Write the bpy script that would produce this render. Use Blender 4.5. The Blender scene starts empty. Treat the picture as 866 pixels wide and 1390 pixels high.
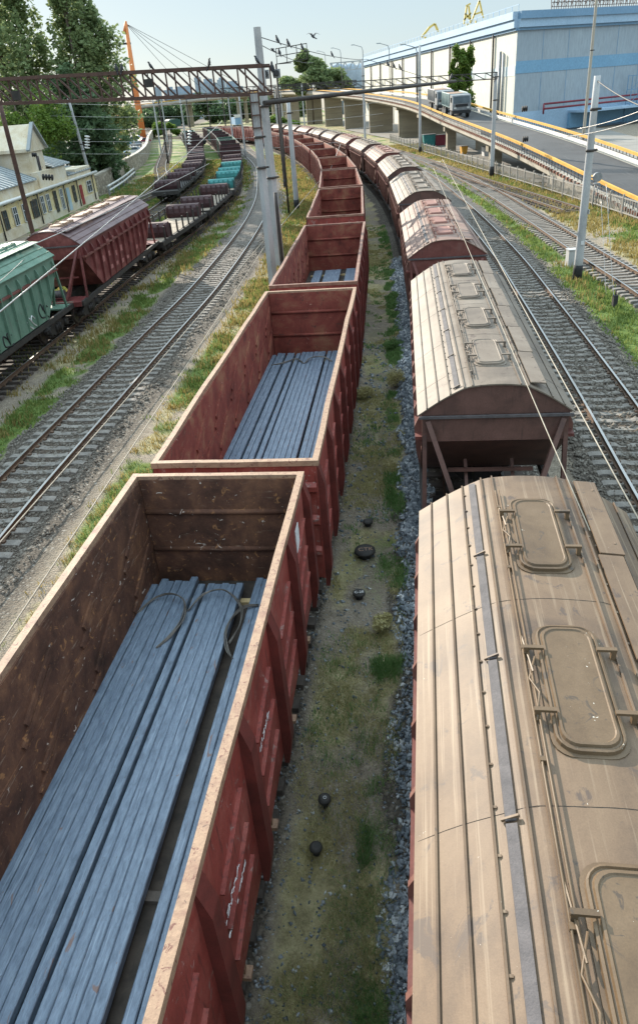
import bpy, math, random
import numpy as np
from mathutils import Vector, Matrix
random.seed(7); RNG = np.random.default_rng(7)
PI = math.pi
scene = bpy.context.scene
COL = scene.collection

# ------------------------------------------------------------------ camera
CH, PIT, ROL, FPX = 9.427, .497, -.082, 956.5          # height (m), pitch, roll, focal length in photo pixels
fw = Vector((0, math.cos(PIT), -math.sin(PIT))); r0 = Vector((1, 0, 0)); u0 = r0.cross(fw)
RT = r0 * math.cos(ROL) + u0 * math.sin(ROL); UP = -r0 * math.sin(ROL) + u0 * math.cos(ROL)
cam = bpy.data.cameras.new('camera'); camo = bpy.data.objects.new('camera', cam); COL.objects.link(camo)
m = Matrix((RT, UP, -fw)).transposed().to_4x4(); m.translation = (0, 0, CH); camo.matrix_world = m
cam.sensor_fit = 'VERTICAL'; cam.sensor_height = 36; cam.lens = FPX / 1390 * 36; cam.shift_y = -45 / 1390
cam.clip_end = 9000; cam.clip_start = .05
scene.camera = camo

def ray(px, py): return fw + RT * ((px - 433) / FPX) - UP * ((py - 650) / FPX)
def W(px, py, z=0.):                                    # point of a height z on a line of sight
    d = ray(px, py); t = (z - CH) / d.z; return Vector((0, 0, CH)) + d * t
def D(px, py, y):                                       # point of a distance y on a line of sight
    d = ray(px, py); return Vector((0, 0, CH)) + d * (y / d.y)

# ------------------------------------------------------------------ mesh builder
class MB:
    def __init__(s): s.v = []; s.f = []; s.mi = []; s.cur = 0; s.sm = []; s.smooth = False
    def add(s, vs, fs, M=None):
        o = len(s.v)
        for p in vs:
            s.v.append(tuple(M @ Vector(p)) if M is not None else tuple(p))
        for f in fs: s.f.append([i + o for i in f]); s.mi.append(s.cur); s.sm.append(s.smooth)
        return s
    def box(s, c, d, M=None):
        x, y, z = c; a, b, e = d[0] / 2, d[1] / 2, d[2] / 2
        vs = [(x + i * a, y + j * b, z + k * e) for k in (-1, 1) for j in (-1, 1) for i in (-1, 1)]
        return s.add(vs, [(0, 2, 3, 1), (4, 5, 7, 6), (0, 1, 5, 4), (2, 6, 7, 3), (0, 4, 6, 2), (1, 3, 7, 5)], M)
    def bar(s, p, q, w, h=None, up=(0, 0, 1), off=(0, 0)):
        p, q = Vector(p), Vector(q); h = h or w; d = (q - p).normalized(); u = Vector(up)
        if abs(d.dot(u)) > .99: u = Vector((1, 0, 0))
        sd = d.cross(u).normalized(); u = sd.cross(d)
        vs = []
        for e in (p, q):
            for i, j in ((-1, -1), (1, -1), (1, 1), (-1, 1)): vs.append(e + sd * (i * w / 2 + off[0]) + u * (j * h / 2 + off[1]))
        return s.add(vs, [(3, 2, 1, 0), (4, 5, 6, 7), (0, 1, 5, 4), (1, 2, 6, 5), (2, 3, 7, 6), (3, 0, 4, 7)])
    def tube(s, pts, r, n=8, cap=True):
        pts = [Vector(p) for p in pts]; k = len(pts); R = r if isinstance(r, (list, tuple)) else [r] * k
        o = len(s.v); prev = None
        for i, p in enumerate(pts):
            d = (pts[min(i + 1, k - 1)] - pts[max(i - 1, 0)]).normalized()
            if prev is None:
                a = Vector((0, 0, 1)) if abs(d.z) < .9 else Vector((1, 0, 0)); a = (a - d * a.dot(d)).normalized()
            else: a = (prev - d * prev.dot(d)).normalized()
            prev = a; b = d.cross(a)
            for j in range(n):
                t = 2 * PI * j / n; s.v.append(tuple(p + (a * math.cos(t) + b * math.sin(t)) * R[i]))
        for i in range(k - 1):
            for j in range(n):
                s.f.append([o + i * n + j, o + i * n + (j + 1) % n, o + (i + 1) * n + (j + 1) % n, o + (i + 1) * n + j]); s.mi.append(s.cur); s.sm.append(n > 5)
        if cap:
            s.f.append([o + j for j in range(n)][::-1]); s.mi.append(s.cur); s.sm.append(False)
            s.f.append([o + (k - 1) * n + j for j in range(n)]); s.mi.append(s.cur); s.sm.append(False)
        return s
    def prism(s, prof, a, b, axis='y', M=None):         # closed 2-D outline pushed along an axis
        n = len(prof); vs = []
        for t in (a, b):
            for p in prof:
                vs.append({'y': (p[0], t, p[1]), 'x': (t, p[0], p[1]), 'z': (p[0], p[1], t)}[axis])
        fs = [list(range(n)), list(range(n, 2 * n))[::-1]] + [(i, i + n, (i + 1) % n + n, (i + 1) % n) for i in range(n)]
        return s.add(vs, fs, M)
    def sweep(s, pts, prof):                            # profile (side, z) along a ground path, one ring per point
        o = len(s.v); n = len(prof)
        for i, p in enumerate(pts):
            a = Vector(pts[max(i - 1, 0)]); b = Vector(pts[min(i + 1, len(pts) - 1)]); d = (b - a); d.z = 0; d.normalize()
            sd = Vector((d.y, -d.x, 0))
            for q in prof: s.v.append(tuple(Vector(p) + sd * q[0] + Vector((0, 0, q[1]))))
        for i in range(len(pts) - 1):
            for j in range(n):
                s.f.append([o + i * n + j, o + i * n + (j + 1) % n, o + (i + 1) * n + (j + 1) % n, o + (i + 1) * n + j]); s.mi.append(s.cur); s.sm.append(False)
        s.f.append([o + j for j in range(n)][::-1]); s.mi.append(s.cur); s.sm.append(False)
        s.f.append([o + (len(pts) - 1) * n + j for j in range(n)]); s.mi.append(s.cur); s.sm.append(False)
        return s
    def build(s, name, mats, parent=None, loc=(0, 0, 0), rz=0, bevel=0):
        me = bpy.data.meshes.new(name); me.from_pydata(s.v, [], s.f); me.validate()
        for mm in (mats if isinstance(mats, (list, tuple)) else [mats]): me.materials.append(mm)
        if len(me.polygons) == len(s.mi):
            me.polygons.foreach_set('material_index', s.mi); me.polygons.foreach_set('use_smooth', s.sm)
        import bmesh
        bm = bmesh.new(); bm.from_mesh(me); bmesh.ops.recalc_face_normals(bm, faces=bm.faces); bm.to_mesh(me); bm.free()
        ob = bpy.data.objects.new(name, me); COL.objects.link(ob)
        ob.location = loc; ob.rotation_euler = (0, 0, rz)
        if parent: ob.parent = parent
        if bevel:
            b = ob.modifiers.new('bevel', 'BEVEL'); b.width = bevel; b.segments = 2; b.limit_method = 'ANGLE'
        return ob

def tag(o, label=None, cat=None, group=None, kind=None):
    for k, v in (('label', label), ('category', cat), ('group', group), ('kind', kind)):
        if v: o[k] = v
    return o
def thing(name, label, cat, loc=(0, 0, 0), rz=0, group=None):
    o = bpy.data.objects.new(name, None); COL.objects.link(o); o.empty_display_size = .3
    o.location = loc; o.rotation_euler = (0, 0, rz)
    return tag(o, label, cat, group)
CH_ = {}
def copy_tree(o, parent=None, kids=None):
    c = o.copy(); COL.objects.link(c)
    if parent: c.parent = parent
    for k in list(o.children): copy_tree(k, c)
    return c
ORD = 'zeroth first second third fourth fifth sixth seventh eighth ninth tenth eleventh twelfth thirteenth fourteenth fifteenth sixteenth seventeenth eighteenth nineteenth twentieth'.split()

# ------------------------------------------------------------------ materials
def lin(c): return (*c[:3], 1)
class NT:
    def __init__(s, name):
        s.m = bpy.data.materials.new(name); s.m.use_nodes = True; s.t = s.m.node_tree; s.n = s.t.nodes; s.l = s.t.links
        s.b = s.n['Principled BSDF']
    def node(s, ty, **kw):
        n = s.n.new(ty)
        for k, v in kw.items(): setattr(n, k, v)
        return n
    def coord(s, scale=(1, 1, 1), rnd=True):
        tc = s.node('ShaderNodeTexCoord'); mp = s.node('ShaderNodeMapping'); mp.inputs['Scale'].default_value = scale
        s.l.new(tc.outputs['Object'], mp.inputs['Vector'])
        if rnd:
            oi = s.node('ShaderNodeObjectInfo'); mu = s.node('ShaderNodeMath', operation='MULTIPLY'); mu.inputs[1].default_value = 57.
            s.l.new(oi.outputs['Random'], mu.inputs[0]); s.l.new(mu.outputs[0], mp.inputs['Location'])
        return mp.outputs[0]
    def noise(s, vec, scale, detail=6, rough=.6, dist=0):
        n = s.node('ShaderNodeTexNoise'); n.inputs['Scale'].default_value = scale; n.inputs['Detail'].default_value = detail
        n.inputs['Roughness'].default_value = rough; n.inputs['Distortion'].default_value = dist
        if vec is not None: s.l.new(vec, n.inputs['Vector'])
        return n.outputs['Fac']
    def vor(s, vec, scale, feature='F1', out='Color'):
        n = s.node('ShaderNodeTexVoronoi'); n.feature = feature; n.inputs['Scale'].default_value = scale
        s.l.new(vec, n.inputs['Vector']); return n.outputs[out]
    def ramp(s, fac, stops):
        n = s.node('ShaderNodeValToRGB'); e = n.color_ramp.elements
        while len(e) < len(stops): e.new(.5)
        for el, (p, c) in zip(e, stops): el.position = p; el.color = lin(c) if not isinstance(c, (int, float)) else (c, c, c, 1)
        s.l.new(fac, n.inputs[0]); return n.outputs[0]
    def mix(s, fac, a, b, mode='MIX'):
        n = s.node('ShaderNodeMixRGB', blend_type=mode)
        for i, x in ((0, fac), (1, a), (2, b)):
            if hasattr(x, 'links'): s.l.new(x, n.inputs[i])
            elif i == 0: n.inputs[0].default_value = x
            else: n.inputs[i].default_value = lin(x)
        return n.outputs[0]
    def math(s, op, a, b):
        n = s.node('ShaderNodeMath', operation=op)
        for i, x in enumerate((a, b)):
            if hasattr(x, 'links'): s.l.new(x, n.inputs[i])
            else: n.inputs[i].default_value = x
        return n.outputs[0]
    def bump(s, h, strength=.3, dist=.02):
        n = s.node('ShaderNodeBump'); n.inputs['Strength'].default_value = strength; n.inputs['Distance'].default_value = dist
        s.l.new(h, n.inputs['Height']); s.l.new(n.outputs[0], s.b.inputs['Normal'])
    def done(s, col, rough=.7, metal=0., spec=None):
        if hasattr(col, 'links'): s.l.new(col, s.b.inputs['Base Color'])
        else: s.b.inputs['Base Color'].default_value = lin(col)
        if hasattr(rough, 'links'): s.l.new(rough, s.b.inputs['Roughness'])
        else: s.b.inputs['Roughness'].default_value = rough
        s.b.inputs['Metallic'].default_value = metal
        if spec is not None: s.b.inputs['Specular IOR Level'].default_value = spec
        return s.m
def worn(name, a, b, c=None, scale=2., fine=22., stretch=(1, 1, 1), rough=.7, bump=.25, bd=.01, spots=None, spot_amt=.62, streak=None, streak_s=(6, .25, .25), metal=0., spec=.4, specks=None, speck_s=14., speck_amt=.74, streak_amt=.6):
    """two- or three-tone weathered surface with fine grain, optional chips (spots) and long scratches (streak)"""
    t = NT(name); v = t.coord(stretch)
    n1 = t.noise(v, scale, 7, .65, .4); n2 = t.noise(v, fine, 5, .7)
    stops = [(.32, a), (.66, b)] if c is None else [(.28, a), (.5, b), (.72, c)]
    col = t.ramp(n1, stops)
    col = t.mix(.35, col, t.ramp(n2, [(.3, (.35, .35, .35)), (.7, (1, 1, 1))]), 'MULTIPLY')
    h = n2
    if spots is not None:
        n3 = t.noise(v, scale * 3.7, 6, .7, .8); col = t.mix(t.ramp(n3, [(spot_amt, 0.), (spot_amt + .05, 1.)]), col, spots)
    if streak is not None:
        v2 = t.coord(streak_s); n4 = t.noise(v2, 3., 4, .6); col = t.mix(t.ramp(n4, [(streak_amt, 0.), (streak_amt + .12, .75)]), col, streak)
    if specks is not None:
        n5 = t.noise(v, speck_s, 3, .55, 1.2); col = t.mix(t.ramp(n5, [(speck_amt, 0.), (speck_amt + .03, .9)]), col, specks)
    t.bump(h, bump, bd)
    return t.done(col, rough, metal, spec)
M = {}
M['rust_in'] = worn('rust_interior', (.036, .019, .014), (.1, .046, .03), (.2, .095, .052), 1.7, 26, rough=.8, bump=.5, spots=(.26, .125, .055), spot_amt=.6, streak=(.25, .18, .135), streak_s=(.8, .8, 6), streak_amt=.62, specks=(.5, .42, .36), speck_s=6., speck_amt=.69, spec=.25)
M['red_in'] = worn('faded_red_interior', (.09, .024, .018), (.21, .052, .038), (.28, .14, .08), 1.3, 26, rough=.8, bump=.4, spots=(.085, .038, .028), spot_amt=.6, streak=(.19, .1, .06), streak_s=(.8, .8, 5), specks=(.36, .2, .15), speck_s=8., speck_amt=.69, spec=.25)
M['red_out'] = worn('red_oxide_paint', (.14, .026, .02), (.255, .05, .038), (.32, .1, .078), 1.2, 26, rough=.55, bump=.5, spots=(.24, .15, .13), spot_amt=.595, streak=(.085, .024, .02), streak_s=(5, 5, .6), streak_amt=.55, specks=(.42, .32, .29), speck_s=9., speck_amt=.715)
M['post'] = worn('dark_red_steel', (.08, .018, .014), (.16, .032, .025), None, 2.5, 26, rough=.6)
M['rim'] = worn('bare_rim_steel', (.18, .1, .068), (.33, .21, .135), (.2, .1, .07), 3.2, 34, rough=.65, bump=.5, spots=(.12, .045, .033), spot_amt=.575, specks=(.09, .05, .04), speck_s=10., speck_amt=.67)
M['rim_red'] = worn('worn_red_rim', (.15, .055, .04), (.27, .16, .11), None, 3.2, 34, rough=.62, spots=(.1, .034, .026), spot_amt=.6)
M['floor'] = worn('wagon_floor', (.02, .016, .013), (.06, .045, .035), None, 3, 30, rough=.9)
M['billet'] = worn('sky_blue_mill_scale', (.085, .115, .16), (.15, .195, .26), (.22, .275, .345), 13, 50, (1.6, .35, 1), rough=.48, bump=.4, bd=.004, spots=(.09, .09, .1), spot_amt=.62, metal=.1, spec=.5, specks=(.17, .1, .08), speck_s=6., speck_amt=.68, streak=(.27, .325, .4), streak_s=(14, .5, 1), streak_amt=.58)  # blue of the base colour stands for sky reflected on the scaled bars
M['wire_tie'] = worn('binding_wire', (.1, .09, .08), (.2, .18, .16), None, 5, 40, rough=.5, metal=.5)
M['timber'] = worn('raw_timber', (.35, .25, .12), (.5, .38, .2), None, 3, 30, (8, 1, 8), rough=.8)
M['roof_tan'] = worn('dusty_tan_roof', (.07, .046, .032), (.145, .094, .058), (.195, .132, .082), .8, 70, rough=.6, bump=.35, bd=.003, spots=(.078, .055, .042), spot_amt=.59, streak=(.23, .17, .115), streak_s=(7, .12, 1), streak_amt=.57, specks=(.6, .56, .5), speck_s=24., speck_amt=.75)
M['hatch_tan'] = worn('dusty_hatch_lid', (.07, .042, .022), (.118, .075, .04), (.155, .103, .06), 1.2, 60, rough=.5, bump=.35, bd=.003, spots=(.062, .044, .03), spot_amt=.6, specks=(.6, .57, .5), speck_s=17., speck_amt=.735)
M['roof_grey'] = worn('dusty_grey_roof', (.1, .076, .058), (.165, .128, .097), (.22, .18, .142), .8, 60, rough=.62, bump=.3, bd=.003, spots=(.08, .056, .043), spot_amt=.6, streak=(.08, .065, .055), streak_s=(5, .16, 1), specks=(.5, .46, .4), speck_s=16., speck_amt=.765)
M['roof_pink'] = worn('faded_pink_roof', (.15, .078, .06), (.21, .128, .097), (.25, .18, .142), .8, 60, rough=.62, bump=.25, bd=.003, spots=(.11, .05, .04), spot_amt=.62, streak=(.27, .2, .16), streak_s=(5, .16, 1), specks=(.45, .4, .35), speck_s=16., speck_amt=.77)
M['hatch_pink'] = worn('faded_pink_hatch', (.2, .085, .066), (.27, .13, .1), None, 1, 40, rough=.66)
M['dark_brown'] = worn('dark_brown_paint', (.06, .032, .026), (.11, .055, .043), (.15, .075, .06), 1.6, 30, rough=.6, streak=(.04, .024, .02), streak_s=(5, 5, .4), spots=(.16, .11, .09), spot_amt=.68)
M['hop_red'] = worn('brown_red_paint', (.09, .028, .023), (.15, .045, .036), (.18, .085, .07), 1.6, 30, rough=.6, streak=(.06, .022, .018), streak_s=(5, 5, .4))
M['hop_side'] = worn('brown_side_paint', (.1, .045, .036), (.17, .075, .058), (.25, .14, .11), 1.2, 30, rough=.6, streak=(.06, .03, .024), streak_s=(5, 5, .4))
M['green'] = worn('green_wagon_paint', (.075, .15, .105), (.12, .215, .155), (.16, .255, .19), 1.2, 30, rough=.6, streak=(.1, .13, .1), streak_s=(4, 4, .4), streak_amt=.57, spots=(.12, .13, .1), spot_amt=.63)
M['green_d'] = worn('dark_green_paint', (.02, .06, .045), (.035, .09, .065), None, 1.2, 30, rough=.6)
M['left_red'] = worn('maroon_wagon_paint', (.075, .018, .018), (.14, .032, .03), (.3, .1, .09), 1.1, 30, rough=.5, streak=(.05, .015, .014), streak_s=(5, 5, .4))
M['left_roof'] = worn('maroon_grey_roof', (.1, .06, .06), (.16, .1, .1), (.2, .14, .14), 1., 30, rough=.5)
M['grating'] = worn('steel_running_board', (.06, .054, .056), (.11, .096, .096), None, 6, 60, rough=.7, bump=.5)
M['black_steel'] = worn('sooty_steel', (.016, .014, .013), (.04, .034, .03), None, 4, 40, rough=.65)
M['tread'] = worn('wheel_steel', (.06, .05, .045), (.12, .1, .09), None, 6, 50, rough=.4, metal=.6)
M['rail_side'] = worn('rusty_rail', (.07, .04, .026), (.14, .085, .05), None, 6, 50, rough=.7)
M['rail_top'] = worn('polished_rail', (.4, .38, .36), (.55, .53, .5), None, 3, 40, (8, .2, 1), rough=.28, bump=.05, metal=.8)
M['sleeper'] = worn('weathered_concrete_sleeper', (.11, .1, .09), (.19, .172, .152), (.26, .235, .205), 3, 40, rough=.85, bump=.4, spots=(.085, .058, .042), spot_amt=.6)
M['sleeper_wood'] = worn('dark_timber_sleeper', (.05, .04, .034), (.1, .08, .066), None, 3, 40, rough=.9, bump=.4)
M['concrete'] = worn('pole_concrete', (.27, .27, .27), (.4, .4, .4), (.46, .46, .45), 1.2, 30, (1, 1, .4), rough=.8, bump=.3, spots=(.2, .19, .18), spot_amt=.7)
M['tar'] = worn('tar_base', (.015, .015, .016), (.035, .034, .034), None, 4, 30, rough=.8)
M['rusty_truss'] = worn('rusty_lattice_steel', (.05, .026, .02), (.1, .05, .036), None, 3, 40, rough=.7)
M['dark_truss'] = worn('dark_lattice_steel', (.03, .026, .024), (.06, .05, .045), None, 3, 40, rough=.7)
M['grey_steel'] = worn('galvanised_steel', (.2, .21, .22), (.3, .31, .32), None, 3, 40, rough=.5, metal=.3)
M['wire'] = worn('overhead_wire_steel', (.3, .29, .27), (.5, .48, .46), None, 5, 20, rough=.35, metal=.6)
M['wire_dark'] = worn('dark_cable', (.04, .04, .042), (.07, .07, .07), None, 5, 20, rough=.6)
M['porcelain'] = worn('porcelain', (.5, .5, .48), (.65, .64, .6), None, 5, 20, rough=.3)
M['bird'] = worn('black_feathers', (.008, .008, .01), (.025, .025, .03), None, 14, 60, rough=.6)
M['br_conc'] = worn('bridge_concrete', (.27, .24, .19), (.38, .34, .28), (.43, .4, .33), .5, 12, (1, 1, .4), rough=.85, streak=(.2, .17, .13), streak_s=(1.5, 1.5, .2))
M['br_pier'] = worn('pier_concrete', (.22, .19, .14), (.32, .28, .21), None, .6, 12, (.2, .2, 2.), rough=.85)
M['asphalt'] = worn('road_asphalt', (.034, .035, .038), (.052, .053, .056), (.072, .072, .074), .25, 25, rough=.85, spots=(.12, .118, .115), spot_amt=.68, streak=(.085, .085, .085), streak_s=(1.2, .04, 1), streak_amt=.6)
M['orange'] = worn('ochre_railing_paint', (.52, .25, .03), (.64, .36, .05), None, 1, 20, rough=.6)
M['rustbrick'] = worn('rust_brown_blocks', (.14, .05, .03), (.22, .09, .055), None, 2, 20, rough=.8)
M['white_guard'] = worn('white_guard_rail', (.5, .49, .47), (.68, .66, .64), None, 1, 20, rough=.6, spots=(.25, .2, .18), spot_amt=.66)
M['wh_cream'] = worn('cream_cladding', (.56, .55, .47), (.63, .62, .54), None, .06, 3, (1, 1, .3), rough=.7, bump=.02, streak=(.5, .47, .4), streak_s=(.5, .5, .03), streak_amt=.66)
M['wh_grey'] = worn('grey_blue_cladding', (.3, .36, .41), (.34, .4, .445), None, .05, 3, (1, 1, .2), rough=.7, bump=.02, streak=(.27, .33, .38), streak_s=(.6, .6, .02))
M['wh_blue'] = worn('blue_stripe_cladding', (.17, .33, .48), (.2, .37, .52), None, .1, 3, rough=.7, bump=.02)
M['wh_trim'] = worn('pale_blue_trim', (.3, .44, .58), (.36, .5, .64), None, .2, 3, rough=.6, bump=.02)
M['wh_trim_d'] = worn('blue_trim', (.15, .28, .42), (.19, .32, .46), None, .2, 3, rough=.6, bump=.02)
M['maroon'] = worn('maroon_pipe', (.16, .02, .035), (.24, .035, .05), None, 1, 10, rough=.5)
M['plaster'] = worn('yellow_plaster', (.5, .38, .17), (.7, .57, .3), (.64, .58, .44), .7, 12, rough=.9, spots=(.34, .3, .24), spot_amt=.58, streak=(.36, .3, .19), streak_s=(1.5, 1.5, .3), streak_amt=.55)
M['plaster_w'] = worn('peeling_plaster', (.5, .4, .26), (.62, .54, .4), (.66, .62, .54), .7, 12, rough=.9, spots=(.33, .22, .15), spot_amt=.62)
M['tin_roof'] = worn('grey_sheet_roof', (.2, .23, .24), (.32, .34, .34), None, .8, 14, rough=.55, streak=(.14, .13, .12), streak_s=(2, .3, .3))
M['red_roof'] = worn('red_sheet_roof', (.26, .04, .05), (.36, .07, .075), None, .8, 14, rough=.6)
M['glass'] = worn('dark_window_glass', (.03, .045, .055), (.07, .09, .1), None, 1, 8, rough=.15, bump=.03)
M['white_frame'] = worn('white_paint', (.55, .55, .55), (.7, .7, .7), None, 1, 10, rough=.6)
M['red_door'] = worn('red_door_paint', (.25, .025, .03), (.35, .04, .04), None, 1, 10, rough=.5)
M['blue_door'] = worn('pale_blue_door', (.32, .44, .5), (.42, .53, .58), None, 1, 10, rough=.5)
M['brick'] = worn('brown_brick', (.2, .09, .05), (.3, .15, .08), None, 2, 10, rough=.9)
def leafmat(name, a, b, c):
    t = NT(name); oi = t.coord((1, 1, 1), False); n = t.noise(oi, .9, 4, .7); n2 = t.noise(oi, 9, 2, .6)
    col = t.ramp(t.math('MULTIPLY', t.math('ADD', n, n2), .5), [(.36, a), (.5, b), (.64, c)]); t.done(col, .6, 0, .25)
    tr = t.node('ShaderNodeBsdfTranslucent'); t.l.new(col, tr.inputs[0]); mx = t.node('ShaderNodeMixShader'); mx.inputs[0].default_value = .42
    t.l.new(t.b.outputs[0], mx.inputs[1]); t.l.new(tr.outputs[0], mx.inputs[2]); t.l.new(mx.outputs[0], t.n['Material Output'].inputs[0]); return t.m
M['leaf'] = leafmat('poplar_leaves', (.09, .13, .06), (.18, .24, .1), (.33, .37, .17))
M['leaf2'] = leafmat('bright_leaves', (.06, .11, .02), (.11, .18, .03), (.2, .26, .05))
M['leaf3'] = leafmat('dark_leaves', (.05, .085, .048), (.09, .145, .068), (.16, .22, .095))
M['grass'] = leafmat('green_grass_blades', (.075, .11, .028), (.13, .185, .045), (.23, .26, .08))
M['drygrass'] = leafmat('dry_grass_blades', (.16, .12, .04), (.27, .21, .075), (.36, .3, .12))
M['weed'] = leafmat('shaded_weeds', (.1, .19, .06), (.16, .27, .09), (.25, .36, .14))
M['weed_olive'] = leafmat('olive_weeds', (.33, .285, .125), (.46, .41, .2), (.56, .51, .29))
M['bark'] = worn('bark', (.07, .055, .04), (.14, .11, .08), None, 3, 20, rough=.9)
M['stone'] = None
def stone_mat():
    t = NT('ballast_stone'); v = t.coord((1, 1, 1), False); c = t.vor(v, 9.); bw = t.node('ShaderNodeRGBToBW'); t.l.new(c, bw.inputs[0])
    col = t.ramp(bw.outputs[0], [(.2, (.08, .095, .11)), (.5, (.17, .19, .21)), (.74, (.29, .31, .33)), (.93, (.58, .58, .57))])
    col = t.mix(.4, col, t.ramp(t.noise(v, 40, 4), [(.3, (.4, .4, .4)), (.7, (1, 1, 1))]), 'MULTIPLY'); return t.done(col, .8)
M['stone'] = stone_mat(); M['stone_d'] = worn('dusty_ballast_stone', (.075, .065, .053), (.14, .122, .1), (.23, .205, .172), 9, 40, rough=.85)
def wall_stone_mat():
    t = NT('rubble_stone'); v = t.coord((1, 1, 1.6), False); c = t.vor(v, 1.6); bw = t.node('ShaderNodeRGBToBW'); t.l.new(c, bw.inputs[0])
    col = t.ramp(bw.outputs[0], [(.2, (.2, .16, .11)), (.5, (.3, .25, .18)), (.8, (.4, .35, .27))])
    e = t.vor(v, 1.6, 'DISTANCE_TO_EDGE', 'Distance'); col = t.mix(t.ramp(e, [(.02, 1.), (.07, 0.)]), col, (.12, .1, .08)); t.bump(e, .5, .1); return t.done(col, .9)
M['rubble'] = wall_stone_mat()

# ------------------------------------------------------------------ tracks (centre lines, x as a function of y)
def dens(pts, step):
    P = [Vector((*p, 0)) if len(p) == 2 else Vector(p) for p in pts]; out = []
    for i in range(len(P) - 1):
        a = P[max(i - 1, 0)]; b = P[i]; c = P[i + 1]; d = P[min(i + 2, len(P) - 1)]
        n = max(1, int((c - b).length / step))
        for k in range(n):
            t = k / n
            out.append(.5 * ((2 * b) + (c - a) * t + (2 * a - 5 * b + 4 * c - d) * t * t + (3 * b - 3 * c + d - a) * t ** 3))
    out.append(P[-1]); return out
T = {
 'G': [(-6.6, -22), (-4.85, -9), (-2.721, 4.845), (-.648, 17.825), (1.097, 31.266), (2.59, 46.581), (3.567, 60.187), (4.062, 74.075), (3.981, 88.1), (3.363, 102.1), (2.501, 116.05), (1.3, 130), (-.2, 144), (-2., 158), (-4.3, 172), (-7.2, 186), (-10.8, 200), (-18, 222), (-30, 250), (-60, 300)],
 'H': [(-2.2, -25), (-.4, -11.3), (2.09, 3.53), (4.467, 18.735), (6.382, 33.965), (7.922, 49.174), (8.95, 64.2), (9.4, 79.2), (9.15, 94.2), (8.25, 109.2), (7.0, 124.2), (5.5, 139), (3.5, 154), (1.1, 169), (-1.9, 184), (-5.6, 198), (-14, 225), (-30, 260), (-60, 310)],
 'C': [(-10.6, -8), (-9.9, 4), (-8.95, 16), (-7.9, 24.5), (-6.95, 32), (-5.6, 42.6), (-4.3, 58), (-3.65, 72), (-3.72, 90), (-5.4, 125), (-10.4, 167), (-16.5, 212), (-36, 290), (-75, 420)],
 'D': [(-14.9, 8), (-13.9, 20), (-13.15, 28.5), (-12.45, 36), (-11.3, 49), (-10.15, 57), (-9.1, 66), (-8.3, 76), (-7.85, 88), (-8.4, 105), (-9.9, 126), (-15.1, 171), (-22, 220), (-34, 290), (-60, 400)],
 'E': [(-15.9, 55), (-15.1, 70), (-14.45, 85), (-14.3, 98), (-14.5, 111), (-16.5, 134), (-22.8, 182), (-41, 297), (-60, 400)],
 'F': [(-19.6, 60), (-19.4, 75), (-19.0, 86), (-18.0, 97), (-18.4, 108), (-20.5, 121), (-24.5, 145), (-33, 208), (-52, 338), (-62, 400)],
 'B': [(6.6, 0), (7.5, 7.5), (8.6, 15), (9.65, 22), (11.25, 34), (12.5, 44.3), (13.85, 59.5), (14.95, 77), (15.5, 88), (15.6, 104), (14.6, 130), (12, 160), (7.5, 190), (0, 225), (-20, 285), (-50, 350)],
 'A': [(14.2, 5), (15.3, 20), (16.45, 33), (16.95, 42), (17.5, 50), (18.15, 60.5), (18.7, 71), (19.2, 90), (19.0, 110), (17.6, 135), (15, 165), (10, 200), (2, 235), (-18, 295), (-48, 360)],
 'S': [(21.6, 58), (21.35, 62), (20.7, 72), (20.0, 84), (19.5, 98), (19.05, 110)],
}
TD = {k: dens(v, 1.0) for k, v in T.items()}
TX = {k: (np.array([p.y for p in v]), np.array([p.x for p in v])) for k, v in TD.items()}
def tx(k, y): return np.interp(y, *TX[k])
def at_arc(k, s0, y0):                                   # point and heading at an arc distance s0 from the point of a given y0
    P = TD[k]; i = min(range(len(P)), key=lambda j: abs(P[j].y - y0)); s = 0
    while i < len(P) - 2:
        d = (P[i + 1] - P[i]).length
        if s + d >= s0: break
        s += d; i += 1
    d = P[i + 1] - P[i]; p = P[i] + d * ((s0 - s) / d.length); return p, math.atan2(d.x, d.y)

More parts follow.
